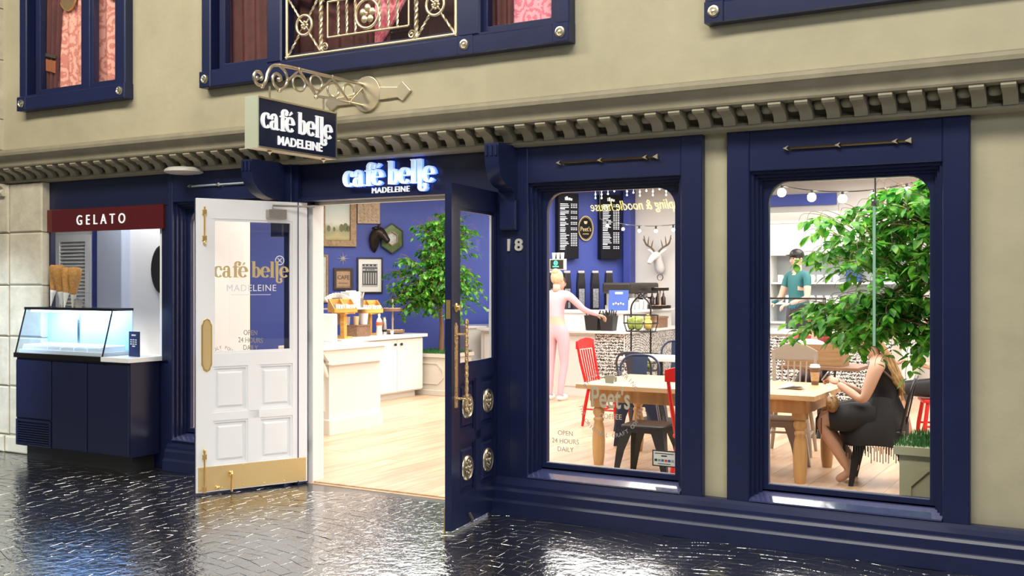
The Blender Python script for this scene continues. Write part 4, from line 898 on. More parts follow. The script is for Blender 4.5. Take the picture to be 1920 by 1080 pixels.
t = thing('cup_shelf', 'dark wooden shelf above the octagonal crate holding the buckets', 'shelf', (-9.06, 4.75, 1.04)); MB().box(-9.16, -9.06, 4.52, 4.74, 1.04, 1.245).build('support', BW_, t); MB().box(-9.2, -8.86, 4.44, 5.02, 1.245, 1.265).build('board', M('white_board', (.7, .68, .64), .4), t)
def vessel(name, lab, cat, x, y, z, prof, m, n=16, group=None):
    o = sm(MB().lathe(prof, (x, y, z), n).build(name, m), 50); return tag(o, lab, cat, group)
TIN = M('galvanised', (.30, .29, .28), .4, .7, var=.2, vscale=20); CUPW = M('cup_white', (.80, .79, .77), .45)
vessel('striped_cup', 'small steel striped cup on the octagonal crate, left of the tan one', 'cup', -8.97, 4.66, 1.039, [(.028, 0), (.034, .11), (.03, .11), (.025, .02)], STEEL)
vessel('tan_cup', 'small tan cup on the octagonal crate beside the white bucket', 'cup', -8.93, 4.78, 1.039, [(.034, 0), (.042, .115), (.038, .115), (.03, .02)], M('kraft_cup', (.60, .42, .24), .6))
vessel('white_bucket', 'white bucket at the right on the octagonal crate', 'bucket', -8.97, 4.99, 1.039, [(.052, 0), (.066, .14), (.069, .15), (.06, .15), (.05, .02)], CUPW, 20)
t = thing('napkin_bucket', 'grey metal bucket stuffed with white napkins on the cup shelf', 'bucket', (-9.02, 4.50, 1.266)); sm(MB().lathe([(.05, 0), (.068, .13), (.072, .135), (.062, .13), (.05, .02)], (-9.02, 4.50, 1.266), 18).build('pail', TIN, t), 50)
b = MB()
for i in range(7): b.box(-.07, .07, -.004, .004, .0, .10, Matrix.Translation((-9.02+.012*(i-3), 4.5+.014*(i-3), 1.36)) @ Matrix.Rotation(.25*(i-3), 4, 'Y') @ Matrix.Rotation(R(50), 4, 'Z'))
tag(b.build('napkins', MATS['packet_white'], t), kind='stuff')
t = thing('straw_bucket', 'small grey bucket of stir sticks beside the white box', 'bucket', (-9.02, 4.98, 1.266)); sm(MB().lathe([(.04, 0), (.052, .12), (.055, .125), (.046, .12), (.04, .02)], (-9.02, 4.98, 1.266), 16).build('pail', TIN, t), 50)
b = MB(); r = random.Random(4)
for i in range(12): b.tube([(-9.02+r.uniform(-.02, .02), 4.98+r.uniform(-.02, .02), 1.3), (-9.02+r.uniform(-.05, .05), 4.98+r.uniform(-.06, .06), 1.47)], .004, 5)
tag(b.build('stir_sticks', M('birch', (.74, .62, .46), .6), t), kind='stuff')
t = thing('white_box', 'upright white carton on the cup shelf between two buckets', 'box', (-9.0, 4.74, 1.266)); MB().box(-9.08, -8.92, 4.64, 4.86, 1.266, 1.48).build('carton', M('carton_white', (.78, .76, .73), .6), t, bevel=.004); MB().box(-9.04, -8.96, 4.70, 4.82, 1.48, 1.495).build('flap', MATS['carton_white'], t)
t = thing('syrup_bottle', 'white syrup bottle with red label on the counter beside the thermos', 'bottle', (-8.85, 5.18, .886)); sm(MB().lathe([(.04, 0), (.044, .02), (.036, .10), (.044, .16), (.03, .22), (.016, .24), (.016, .26)], (-8.85, 5.18, .886), 16).build('body', M('bottle_cream', (.80, .68, .55), .35), t), 50)
sm(MB().lathe([(.0435, 0), (.046, .03), (.045, .045)], (-8.85, 5.18, 1.02), 16).build('label', M('label_red', (.75, .12, .06), .5), t)); sm(MB().lathe([(.018, 0), (.018, .025), (.008, .03)], (-8.85, 5.18, 1.146), 12).build('cap', WHITE, t))
t = thing('thermos', 'polished steel thermos on the white counter', 'flask', (-8.9, 5.36, .886)); sm(MB().lathe([(.036, 0), (.038, .01), (.038, .19), (.03, .22), (.024, .225), (.024, .24), (.0, .25)], (-8.9, 5.36, .886), 18).build('body', STEEL, t), 40); sm(MB().lathe([(.0385, 0), (.0385, .03)], (-8.9, 5.36, .925), 18).build('band', BLACK, t))
vessel('espresso_cup', 'tiny white cup at the foot of the tiered stand', 'cup', -8.85, 5.47, .886, [(.02, 0), (.028, .05), (.025, .05), (.018, .01)], CUPW)
def tier_stand(lab, x, y, z, r1, r2, h, fill, m):
    t = thing('tiered_stand', lab, 'cake stand', (x, y, z)); L = []
    for nm, r_, zz in (('lower_tray', r1, .01), ('upper_tray', r2, h*.5)): sm(MB().lathe([(r_*.93, 0), (r_, .006), (r_*1.02, .045), (r_*.97, .045), (r_*.94, .014), (0, .014)], (x, y, z+zz), 24).build(nm, m, t), 40)
    sm(MB().lathe([(.03, 0), (.014, .02), (.014, h*.3), (.02, h*.32), (.013, h*.36), (.013, h*.75), (.016, h*.78)], (x, y, z), 10).build('post', M('pale_post', (.50, .40, .30), .5), t), 50)
    sm(MB().tube([(x+.045*cos(2*pi*i/18), y, z+h*.78+.045+.045*sin(2*pi*i/18)) for i in range(18)], .007, 7, True).build('ring_handle', M('iron', (.09, .08, .08), .4, .7), t)); r = random.Random(int(r1*100))
    for nm, r_, zz in (('lower_pastries', r1, .03), ('upper_pastries', r2, h*.5+.02)):
        b = MB()
        for i in range(16): a = r.uniform(0, 2*pi); q = r.uniform(.3, .8)*r_; b.ball((x+q*cos(a), y+q*sin(a), z+zz+.012), (.03, .022, .018), 7)
        tag(sm(b.build(nm, fill, t)), kind='stuff')
tier_stand('two-tier wooden stand of pale pastries at the end of the white counter', -8.98, 5.66, .886, .17, .145, .62, M('pastry_pale', (.80, .68, .46), .7, var=.3, vscale=30), BW_)

# ------------------------------------------------------------------ order counter seen through the middle window
SV = M('counter_white', (.76, .74, .71), .4)
t = thing('order_counter', 'white order counter with a lower ledge and patterned tile end', 'counter', (-7.3, 7.3, 0))
MB().box(-8.3, -6.0, 6.92, 7.6, .0, .90).box(-6.7, -6.0, 7.6, 9.2, 0, .90).build('body', SV, t)
MB().box(-8.32, -5.95, 6.82, 7.16, .90, .935).box(-6.25, -5.95, 7.16, 9.2, .90, .935).build('ledge', MATS['marble_top'], t, bevel=.005)
MB().box(-8.3, -6.22, 7.14, 7.6, .93, 1.17).box(-6.7, -6.22, 7.6, 9.2, .93, 1.17).build('upper_body', SV, t)
MB().box(-8.32, -6.16, 7.1, 7.64, 1.17, 1.205).box(-6.74, -6.16, 7.64, 9.2, 1.17, 1.205).build('upper_top', MATS['marble_top'], t, bevel=.005)
for i in range(3): MB().cbox(-8.25+i*.62, -7.7+i*.62, 6.905, 6.93, .14, .86, .012).build('panel', SV, t)
def tile_mat():
    m = bpy.data.materials.new('patterned_tile'); m.use_nodes = True; nt = m.node_tree; b = nt.nodes['Principled BSDF']; b.inputs['Roughness'].default_value = .3
    tc = nt.nodes.new('ShaderNodeTexCoord'); w1 = nt.nodes.new('ShaderNodeTexWave'); w1.wave_type = 'RINGS'; w1.inputs['Scale'].default_value = 9; w1.inputs['Distortion'].default_value = 7; w1.inputs['Detail Scale'].default_value = 5
    r = nt.nodes.new('ShaderNodeValToRGB'); r.color_ramp.interpolation = 'CONSTANT'; r.color_ramp.elements[0].color = (.03, .03, .035, 1); r.color_ramp.elements[1].color = (.72, .70, .67, 1); r.color_ramp.elements[1].position = .45
    L = nt.links.new; L(tc.outputs['Object'], w1.inputs['Vector']); L(w1.outputs['Fac'], r.inputs['Fac']); L(r.outputs['Color'], b.inputs['Base Color']); return m
TILE = tile_mat()
for i in range(5):
    for j in range(2): MB().box(-6.0, -5.985, 6.95+i*.45, 6.95+i*.45+.44, .06+j*.42, .47+j*.42).build('tile', TILE, t)
for i in range(2):
    for j in range(2): MB().box(-6.44+i*.22, -6.225+i*.22, 6.905, 6.92, .06+j*.42, .47+j*.42).build('tile', TILE, t)
t = thing('back_counter', 'white back counter against the angled cobalt wall behind the staff', 'counter', (-8.2, 8.0, 0), DG)
MB().box(-1.0, 1.3, -.42, .16, 0, .92).build('body', SV, t, local=True); MB().box(-1.02, 1.32, -.45, .16, .92, .955).build('worktop', MATS['marble_top'], t, local=True)
def straw_bin(lab, x, y, z):
    t = thing('utensil_bin', lab, 'bin', (x, y, z)); b = MB(); b.add([(-.085, -.07, 0), (.085, -.07, 0), (.085, .07, 0), (-.085, .07, 0), (-.105, -.09, .21), (.105, -.09, .21), (.105, .09, .21), (-.105, .09, .21)], [(0, 3, 2, 1), (0, 1, 5, 4), (1, 2, 6, 5), (2, 3, 7, 6), (3, 0, 4, 7), (4, 5, 6, 7)])
    b.build('bin', M('bin_black', (.02, .02, .02), .45), t, local=True); b = MB(); r = random.Random(int(-x*100))
    for i in range(16): q = (r.uniform(-.08, .08), r.uniform(-.06, .06)); b.tube([(q[0], q[1], .2), (q[0]*1.2+r.uniform(-.02, .02), q[1]*1.2, .2+r.uniform(.03, .09))], [.006, .009], 5)
    tag(b.build('utensils', BLACK, t, local=True), kind='stuff')
straw_bin('left of two black bins full of cutlery on the order counter ledge', -6.49, 6.98, .936); straw_bin('right of two black bins full of cutlery on the order counter ledge', -6.26, 6.98, .936)
t = thing('counter_sign', 'bright blue easel card on the order counter right of the woman in pink', 'sign', (-6.28, 7.34, 1.206), R(14)); MB().box(-.14, .14, -.006, .006, 0, .29, Matrix.Rotation(R(-10), 4, 'X')).build('card', M('card_blue', (.04, .10, .42), .4), t, local=True)
MB().box(-.05, .06, -.012, -.007, .235, .262, Matrix.Rotation(R(-10), 4, 'X')).build('heading', LETW, t, local=True)
b = MB()
for i in range(5): b.ball((-.07+i*.035, -.008, .09+.012*(i % 2)), (.014, .005, .016), 6, Matrix.Rotation(R(-10), 4, 'X'))
tag(b.build('emblem', GOLD, t, local=True), kind='stuff')
t = thing('espresso_machine', 'long dark espresso machine on the back counter', 'coffee machine', (-6.75, 8.25, 1.206))
MB().box(-6.73, -6.28, 7.75, 8.85, 1.44, 1.60).build('top_housing', M('machine_dark', (.03, .025, .022), .4, .3), t, bevel=.03); MB().box(-6.70, -6.32, 7.8, 8.8, 1.206, 1.27).build('drip_tray', STEEL, t); MB().box(-6.70, -6.55, 7.85, 8.75, 1.27, 1.44).build('body', STEEL, t)
for yy in (7.95, 8.3, 8.65): sm(MB().lathe([(.03, 0), (.032, .05), (.02, .06)], (-6.42, yy, 1.38), 12).build('group_head', STEEL, t)); 
for yy in (7.95, 8.3, 8.65): sm(MB().tube([(-6.42, yy, 1.375), (-6.26, yy-.03, 1.36)], .013, 8).build('portafilter', BLACK, t))
for i in range(5):
    t = thing('coffee_bag', 'black glossy coffee bag on the back shelf, %s' % ('leftmost of the row', 'second from the left', 'middle of the row', 'second from the right', 'rightmost of the row')[i], 'bag', (-7.75+i*.16, 8.12+i*.17, .956), DG, 'coffee bags behind the woman in pink')
    MB().prism([(-.06, 0), (.06, 0), (.065, .62), (.05, .80), (-.05, .80), (-.065, .62)], -.05, .05, 'y').build('pouch', M('bag_black', (.015, .015, .018), .25), t, local=True, bevel=.012)
    MB().box(-.045, .045, -.056, -.05, .25, .55).build('label', M('bag_label', (.30, .30, .32), .4, var=.6, vscale=40), t, local=True); MB().box(-.052, .052, -.03, .03, .80, .83).build('seal', STEEL, t, local=True)
t = thing('wire_basket_stand', 'black wire stand with two baskets of lettuce and fruit by the counter', 'stand', (-5.25, 5.75, 0))
IRON = M('black_wire', (.02, .018, .017), .45, .5); x, y = -5.25, 5.75
for g in (-1, 1): MB().tube(smoothpath([(x+g*.13, y, 0), (x+g*.13, y, 1.1), (x+g*.13, y, 1.28), (x+g*.10, y, 1.36), (x+g*.04, y, 1.42), (x, y, 1.47)], 4), .011, 6).build('upright', IRON, t)
sm(MB().tube([(x+.04*cos(i*pi/8), y, 1.46+.03*sin(i*pi/8)) for i in range(16)], .008, 6, True).build('handle_loop', IRON, t))
LET = M('lettuce', (.40, .52, .12), .5, var=.5, vscale=14, bump=.5, bscale=30); YEL = M('squash', (.72, .58, .14), .5, var=.3, vscale=10)
for nm, z, rr_ in (('upper_basket', 1.0, .22), ('lower_basket', .52, .24)):
    b = MB()
    for zz, q in ((z, rr_*.85), (z+.1, rr_), (z+.2, rr_)): b.tube([(x+q*cos(2*pi*i/20), y+q*.8*sin(2*pi*i/20), zz) for i in range(20)], .007, 5, True)
    for i in range(12): a = 2*pi*i/12; b.tube([(x+rr_*.85*cos(a), y+rr_*.68*sin(a), z), (x+rr_*cos(a), y+rr_*.8*sin(a), z+.1), (x+rr_*cos(a), y+rr_*.8*sin(a), z+.2)], .004, 4)
    b.lathe([(0, 0), (rr_*.84, 0), (rr_*.84, .006)], (x, y, z), 16, sy=.8); tag(b.build(nm, IRON, t), kind='stuff')
r = random.Random(8)
for k, z in enumerate((1.0, .52)):
    for i, (ox, oy, q, wh) in enumerate(((-.105, -.03, 1, 'left'), (.0, -.08, 1, 'middle'), (.105, -.02, 0 if k == 0 else 1, 'right'))):
        b = MB(); b.ball((0, 0, .075), (.062, .058, .075), 10)
        if q:
            for j in range(9): aa = j*.9; b.ball((.035*cos(aa), .035*sin(aa), .085+.008*j), (.036, .03, .035), 6)
        else: b.ball((.01, 0, .15), (.04, .04, .05), 8)
        o = b.build('lettuce' if q else 'squash', LET if q else YEL, None, local=True); sm(o); o.location = (x+ox, y+oy, z+.012); o.rotation_euler.z = i
        tag(o, '%s in the %s wire basket by the counter, %s' % ('green lettuce head' if q else 'yellow squash', 'upper' if k == 0 else 'lower', wh), 'vegetable', 'vegetables in the wire baskets')
tier_stand('black two-tier stand of pastries at the right end of the order counter', -6.1, 8.45, 1.206, .16, .13, .55, M('pastry_dark', (.62, .40, .24), .7, var=.5, vscale=18), IRON)
t = thing('wooden_crate', 'brown wooden crate on the ledge at the right end of the order counter', 'crate', (-6.09, 8.3, .936)); MB().box(-6.18, -6.0, 8.15, 8.5, .936, 1.09).build('box', BW_, t); MB().ring(rectloop(-6.19, -5.99, 1.07, 1.10, 1), rectloop(-6.18, -6.0, 1.08, 1.09, 1), 8.14, 8.51).build('rim', BW_, t)
for i in range(6):
    yy = 7.5+i*.16; vessel('cup_stack', 'stack of white paper cups on the order counter, %s' % ('nearest the blue card', 'second from the blue card', 'third from the blue card', 'fourth from the blue card', 'second from the far end', 'at the far end')[i], 'cups', -6.28, yy, 1.206, [(.03, 0), (.04, .10+.03*(i % 3)), (.043, .11+.03*(i % 3)), (.0, .11+.03*(i % 3))], CUPW, 12, 'paper cups on the order counter')
for i in range(4):
    yy = 8.62+i*.11; t = thing('syrup_pump', 'dark syrup pump bottle at the right end of the order counter, %s' % ('nearest', 'second nearest', 'third nearest', 'furthest')[i], 'bottle', (-6.3+.05*(i % 2), yy, 1.206), 0, 'syrup pumps on the order counter')
    sm(MB().lathe([(.034, 0), (.036, .01), (.036, .16), (.014, .2), (.014, .23)], n=12).build('bottle', M('syrup_dark', (.05, .025, .02), .2), t, local=True), 50); sm(MB().tube([(0, 0, .22), (0, 0, .29), (.05, -.03, .285)], .007, 6).build('pump', BLACK, t, local=True))
t = thing('order_number_box', 'cream framed black box with a lit green emblem near the menu board', 'sign', (-7.22, 7.3, 1.206))
MB().box(-7.34, -7.10, 7.27, 7.34, 1.785, 1.945).build('housing', M('sign_cream', (.66, .64, .54), .5), t); MB().tube([(-7.22, 7.3, 1.206), (-7.22, 7.3, 1.785)], .015, 8).build('pole', BLACK, t); MB().box(-7.325, -7.115, 7.262, 7.27, 1.80, 1.93).build('screen', M('screen_dark', (.03, .032, .025), .3), t)
GL_ = M('green_led', (.1, .75, .5), .5, emit=1.2)
MB().ring([(-7.235+.034*cos(2*pi*i/20), 1.885+.034*sin(2*pi*i/20)) for i in range(20)], [(-7.235+.022*cos(2*pi*i/20), 1.885+.022*sin(2*pi*i/20)) for i in range(20)], 7.256, 7.262).build('green_ring', GL_, t); MB().box(-7.248, -7.222, 7.256, 7.262, 1.875, 1.895).build('emblem_centre', GL_, t)
MB().box(-7.285, -7.185, 7.256, 7.262, 1.825, 1.842).build('led_bar', GL_, t)
for i in range(3): vessel('paper_cup', 'white cup standing on the lit green emblem box, %s' % ('left', 'middle', 'right')[i], 'cup', -7.29+i*.07, 7.305, 1.946, [(.022, 0), (.03, .09), (.0, .09)], CUPW, 10, 'cups on the green emblem box')

# ------------------------------------------------------------------ seating
def tolix(lab, x, y, rz, m, back=True, name='metal_chair', h=.45, group='metal chairs'):
    t = thing(name, lab, 'chair' if back else 'stool', (x, y, 0), rz, group); a = .175
    sm(MB().prism(roundrect(-a-.01, a+.01, -a-.01, a+.01, .05, .05, 4), h-.022, h, 'z').build('seat', m, t, local=True, bevel=.008), 40)
    MB().ring([(p[0], p[1]) for p in roundrect(-a-.005, a+.005, -a-.005, a+.005, .05, .05, 4)], [(p[0], p[1]) for p in roundrect(-a+.01, a-.01, -a+.01, a-.01, .04, .04, 4)], h-.06, h-.02, Matrix(((1, 0, 0, 0), (0, 0, 1, 0), (0, 1, 0, 0), (0, 0, 0, 1)))).build('apron', m, t, local=True)
    for gx in (-1, 1):
        for gy in (-1, 1):
            b = MB(); tp = a; bt = a+.055
            p0 = [(gx*tp, gy*(tp-.11)), (gx*tp, gy*tp), (gx*(tp-.11), gy*tp), (gx*(tp-.03), gy*(tp-.03))]; p1 = [(gx*bt, gy*(bt-.035)), (gx*bt, gy*bt), (gx*(bt-.035), gy*bt), (gx*(bt-.012), gy*(bt-.012))]
            b.add([(p[0], p[1], h-.02) for p in p0]+[(p[0]*.45+q[0]*.55, p[1]*.45+q[1]*.55, h*.55) for p, q in zip(p0, p1)]+[(p[0], p[1], 0) for p in p1], [(0, 1, 5, 4), (1, 2, 6, 5), (2, 3, 7, 6), (3, 0, 4, 7), (4, 5, 9, 8), (5, 6, 10, 9), (6, 7, 11, 10), (7, 4, 8, 11), (3, 2, 1, 0), (8, 9, 10, 11)])
            b.build('leg', m, t, local=True)
    if back:
        hp = smoothpath([(-.17, a-.02, h-.02), (-.19, a+.02, h+.18), (-.19, a+.055, h+.32), (-.12, a+.085, h+.40), (0, a+.095, h+.415), (.12, a+.085, h+.40), (.19, a+.055, h+.32), (.19, a+.02, h+.18), (.17, a-.02, h-.02)], 5)
        sm(MB().tube(hp, .0125, 8).build('back_hoop', m, t, local=True))
        MB().add([(-.055, a+.0, h), (.055, a+.0, h), (.08, a+.088, h+.405), (-.08, a+.088, h+.405), (-.055, a+.012, h), (.055, a+.012, h), (.08, a+.098, h+.405), (-.08, a+.098, h+.405)], [(0, 1, 2, 3), (7, 6, 5, 4), (0, 4, 5, 1), (1, 5, 6, 2), (2, 6, 7, 3), (3, 7, 4, 0)]).build('splat', m, t, local=True)
    return t
NVM = M('navy_metal', (.03, .045, .10), .35, .3); GUN = M('gunmetal', (.035, .035, .04), .32, .5); REDP = M('red_paint', (.62, .015, .015), .3)
def spindle(lab, x, y, rz, m=REDP, name='spindle_chair', curved=False, group='red spindle chairs', w=.2):
    t = thing(name, lab, 'chair', (x, y, 0), rz, group)
    sm(MB().prism(roundrect(-w, w, -.2, .2, .06, .04, 4), .43, .462, 'z').build('seat', m, t, local=True, bevel=.008), 40)
    for gx in (-1, 1):
        for gy in (-1, 1): sm(MB().tube([(gx*.15, gy*.15, .44), (gx*.185, gy*.185, .2), (gx*.205, gy*.205, 0)], [.019, .021, .014], 8).build('leg', m, t, local=True))
        sm(MB().tube([(gx*.18, -.18, .2), (gx*.18, .18, .2)], .011, 8).build('stretcher', m, t, local=True))
        sm(MB().tube([(gx*.165, .17, .45), (gx*.185, .235, .72), (gx*.195, .275, .93)], [.018, .017, .014], 8).build('back_post', m, t, local=True))
    sm(MB().tube([(-.18, 0, .2), (.18, 0, .2)], .011, 8).build('stretcher', m, t, local=True))
    for i in range(5): q = -.11+i*.055; sm(MB().tube([(q*.95, .175, .45), (q*1.05, .262, .85)], .0085, 6).build('spindle', m, t, local=True))
    cr = [(-.215, .86), (.215, .86), (.215, .95), (.12, 1.0 if curved else .975), (0, 1.035 if curved else .985), (-.12, 1.0 if curved else .975), (-.215, .95)]
    MB().prism(cr, .262, .284, 'y').build('crest_rail', m, t, local=True, bevel=.006)
    return t
PINE = wood_mat('pine_top', (.55, .33, .15), (.74, .50, .27), .4, 0, 2.5); PINEL = wood_mat('pine_leg', (.46, .26, .10), (.62, .38, .16), .4, 2, 3)
def farm_table(lab, x0, x1, y0, y1, h, m=PINE, ml=PINEL, npl=6):
    t = thing('farm_table', lab, 'table', ((x0+x1)/2, (y0+y1)/2, 0)); dw = (y1-y0)/npl
    for i in range(npl): MB().box(x0, x1, y0+i*dw+.001, y0+(i+1)*dw-.001, h-.038, h).build('plank', m, t, center=True)
    for a in ((x0+.1, x1-.1, y0+.09, y0+.115), (x0+.1, x1-.1, y1-.115, y1-.09), (x0+.09, x0+.115, y0+.1, y1-.1), (x1-.115, x1-.09, y0+.1, y1-.1)): MB().box(*a, h-.15, h-.038).build('apron', ml, t, center=True)
    pr = [(.036, 0), (.042, .02), (.052, .10), (.056, .22), (.05, .33), (.038, .39), (.046, .40), (.046, .415), (.034, .43), (.05, .46), (.052, .49), (.036, .515), (.05, .53), (.05, h-.15)]
    for lx in (x0+.15, x1-.15):
        for ly in (y0+.15, y1-.15):
            l = sm(MB().lathe(pr, (lx, ly, 0), 16).build('leg', ml, t, center=True), 50); MB().box(lx-.052, lx+.052, ly-.052, ly+.052, h-.2, h-.038).build('leg_block', ml, l)
    return t
farm_table('long pine farmhouse table with turned legs behind the two windows', -4.18, -2.12, 1.84, 3.0, .72)
spindle('red spindle chair with its back to the woman in pink', -5.06, 4.36, R(90))
spindle('red spindle chair cut off by the right edge of the middle window', -2.80, 1.28, R(180))
spindle('red spindle chair under the man in the grey shirt', -1.62, 4.75, R(200))
spindle('grey-beige spindle chair with arched crest behind the farmhouse table', -2.75, 3.45, R(8), M('driftwood', (.34, .28, .22), .5), 'windsor_chair', True, 'windsor chairs', .24)
tolix('dark backless metal stool in front of the farmhouse table', -3.42, 1.66, R(4), GUN, False, 'metal_stool', .45, 'metal stools')
tolix('dark metal stool at the right edge of the middle window', -3.02, 2.08, R(-3), GUN, False, 'metal_stool', .45, 'metal stools')
tolix('navy metal chair with its back to the farmhouse table', -4.56, 4.17, R(180), M('slate_metal', (.045, .055, .085), .35, .3))
tolix('navy metal chair on the far side of the small white table', -4.95, 5.95, R(0), NVM)
tolix('navy metal chair at the left end behind the farmhouse table', -4.22, 3.3, R(20), NVM)
tolix('dark metal chair under the woman in the black dress', -1.72, 2.32, R(-82), GUN)
tolix('dark metal stool below the left edge of the right window', -2.6, 2.55, R(5), M('pale_seat_metal', (.35, .33, .30), .4, .3), False, 'metal_stool', .45, 'metal stools')
t = thing('cafe_table', 'small white table among the navy chairs', 'table', (-4.72, 5.05, 0))
MB().box(-5.10, -4.3, 4.70, 5.35, .715, .75).build('top', M('table_white', (.80, .79, .77), .3), t, bevel=.006); MB().tube([(-4.7, 5.03, .02), (-4.7, 5.03, .715)], .035, 12).build('column', BLACK, t); MB().box(-4.95, -4.45, 4.8, 5.26, 0, .025).build('foot', BLACK, t)
t = thing('cafe_table', 'small brown table behind the farmhouse table, holding a wooden crate', 'table', (-2.75, 4.75, 0))
MB().box(-3.15, -2.35, 4.45, 5.05, .715, .75).build('top', BW_, t, bevel=.006); MB().tube([(-2.75, 4.75, .02), (-2.75, 4.75, .715)], .035, 12).build('column', BLACK, t); MB().box(-3.0, -2.5, 4.5, 5.0, 0, .025).build('foot', BLACK, t)
CR = wood_mat('tan_box', (.30, .17, .08), (.42, .25, .12), .5, 0, 6)
t = thing('wooden_crate', 'tan wooden crate on the small brown table behind the farmhouse table', 'crate', (-2.80, 4.62, .751)); MB().box(-3.10, -2.52, 4.5, 4.52, .751, .97).box(-3.10, -2.52, 4.78, 4.8, .751, .97).box(-3.10, -3.08, 4.52, 4.78, .751, .97).box(-2.54, -2.52, 4.52, 4.78, .751, .97).build('sides', CR, t); MB().box(-3.08, -2.54, 4.52, 4.78, .751, .77).build('bottom', CR, t)
tag(sm(MB().ball((-2.88, 4.64, .95), (.17, .1, .07), 12).build('paper_bundle', M('bundle_white', (.76, .76, .78), .7, bump=.6, bscale=18))), 'white paper bundle heaped in the tan crate', 'paper')
t = thing('coffee_cup', 'white lidded coffee cup with a cork sleeve on the farmhouse table', 'cup', (-2.36, 2.80, .72))
sm(MB().lathe([(.028, 0), (.030, .005), (.042, .15), (0, .15)], (-2.36, 2.80, .72), 20).build('cup', M('cup_brown', (.16, .09, .06), .5), t), 50); sm(MB().lathe([(.0335, 0), (.040, .075)], (-2.36, 2.80, .755), 20).build('sleeve', M('cork', (.52, .34, .18), .8, var=.3, vscale=60), t)); sm(MB().lathe([(.045, 0), (.046, .012), (.04, .016), (.038, .028), (0, .028)], (-2.36, 2.80, .868), 20).build('lid', CUPW, t), 40)
b = MB(); r = random.Random(9)
for i in range(9): b.add([(-.09+r.uniform(-.05, .05), -.03+r.uniform(-.05, .05), .004), (.06+r.uniform(-.05, .05), -.04+r.uniform(-.04, .04), .012+.03*r.random()), (.05+r.uniform(-.04, .04), .06, .004), (-.06+r.uniform(-.05, .05), .05, .02+.03*r.random())], [(0, 1, 2, 3)])
o = b.build('crumpled_napkin', M('napkin_white', (.80, .79, .78), .7), None, local=True); o.location = (-2.42, 2.35, .721); tag(o, 'crumpled white napkin on the farmhouse table', 'napkin')
vessel('sauce_pot', 'small translucent sauce pot on the farmhouse table near the napkin', 'pot', -2.62, 2.12, .721, [(.022, 0), (.03, .03), (.026, .03), (.02, .006)], M('pot_grey', (.55, .55, .55), .4))

# ------------------------------------------------------------------ back bar, hood and lights seen through the right window
t = thing('back_bar', 'white back bar unit with crown moulding and cup shelves', 'shelving', (-4.05, 9.3, 0))
HOOD = M('hood_white', (.80, .79, .76), .45)
MB().box(-5.1, -2.6, 9.1, 9.47, 0, 1.0).box(-5.1, -4.62, 9.1, 9.47, 1.0, 2.58).box(-2.7, -2.6, 9.1, 9.47, 1.0, 2.58).box(-4.62, -2.7, 9.1, 9.47, 2.0, 2.58).build('carcass', HOOD, t)
sm(MB().prism([(9.1, 2.46), (9.08, 2.47), (9.07, 2.51), (9.0, 2.58), (8.98, 2.62), (9.47, 2.62), (9.47, 2.46)], -5.2, -2.5, 'x').build('crown_moulding', HOOD, t), 30)
for z in (1.28, 1.58): MB().box(-4.62, -2.7, 9.12, 9.47, z, z+.025).build('shelf', HOOD, t)
MB().box(-4.62, -2.7, 9.44, 9.47, 1.0, 2.0).build('backing', M('shelf_back', (.42, .46, .48), .5), t)
MB().box(-5.15, -2.55, 9.05, 9.47, 1.0, 1.03).build('worktop', MATS['marble_top'], t)
mug = sm(MB().lathe([(.035, 0), (.04, .005), (.04, .11), (.035, .11), (.033, .015), (0, .015)], n=14).build('mug', CUPW, None, local=True), 40); COL.objects.unlink(mug); k = 0
hm = MB().tube([(.038, 0, .09), (.065, 0, .085), (.07, 0, .055), (.06, 0, .03), (.038, 0, .025)], .006, 6).mesh('handle', CUPW, True)
for z, lv in ((1.305, 'lower'), (1.605, 'upper')):
    for i in range(8):
        t = bpy.data.objects.new('mug', mug.data); put(t, None, (-4.5+i*.115, 9.2, z)); tag(t, 'white mug on the %s shelf of the back bar, %s' % (lv, ('leftmost', 'second from the left', 'third from the left', 'fourth from the left', 'fourth from the right', 'third from the right', 'second from the right', 'rightmost')[i]), 'mug', 'mugs on the %s back bar shelf' % lv)
        h = bpy.data.objects.new('handle', hm); put(h, t, (0, 0, 0), (0, 0, -.6))
bpy.data.objects.remove(mug)
t = thing('framed_sign', 'small tan framed sign leaning on the ledge of the back bar', 'sign', (-3.75, 9.15, 2.0)); 
t = thing('blue_bag', 'dark blue bag of beans on the upper shelf of the back bar', 'bag', (-3.45, 9.25, 1.605)); MB().box(-3.55, -3.35, 9.16, 9.34, 1.605, 1.85).build('pouch', M('bag_blue', (.03, .08, .26), .4), t, bevel=.02); MB().box(-3.53, -3.37, 9.2, 9.3, 1.85, 1.87).build('seal', MATS['bag_blue'], t)
bpy.data.objects.remove(bpy.data.objects['framed_sign.001'])
t = thing('display_guard', 'black framed glass guard on the counter in front of the back bar', 'display case', (-3.75, 7.3, 0))
MB().box(-4.6, -2.5, 7.0, 7.6, 0, .95).build('counter', SV, t); MB().box(-4.65, -2.45, 6.95, 7.65, .95, .985).build('worktop', MATS['marble_top'], t)
for i in range(5): MB().box(-4.6+i*.42, -4.19+i*.42, 6.985, 7.0, .08, .92).build('tile', TILE, t)
MB().box(-4.55, -3.3, 7.0, 7.01, 1.0, 1.38).build('glass', CGLASS, t); MB().tube([(-4.55, 7.0, .985), (-4.55, 7.0, 1.4), (-3.3, 7.0, 1.4), (-3.3, 7.0, .985)], .014, 6).build('guard_frame', BLACK, t)
BULB = M('bulb', (1.0, .93, .80), .4, emit=30)
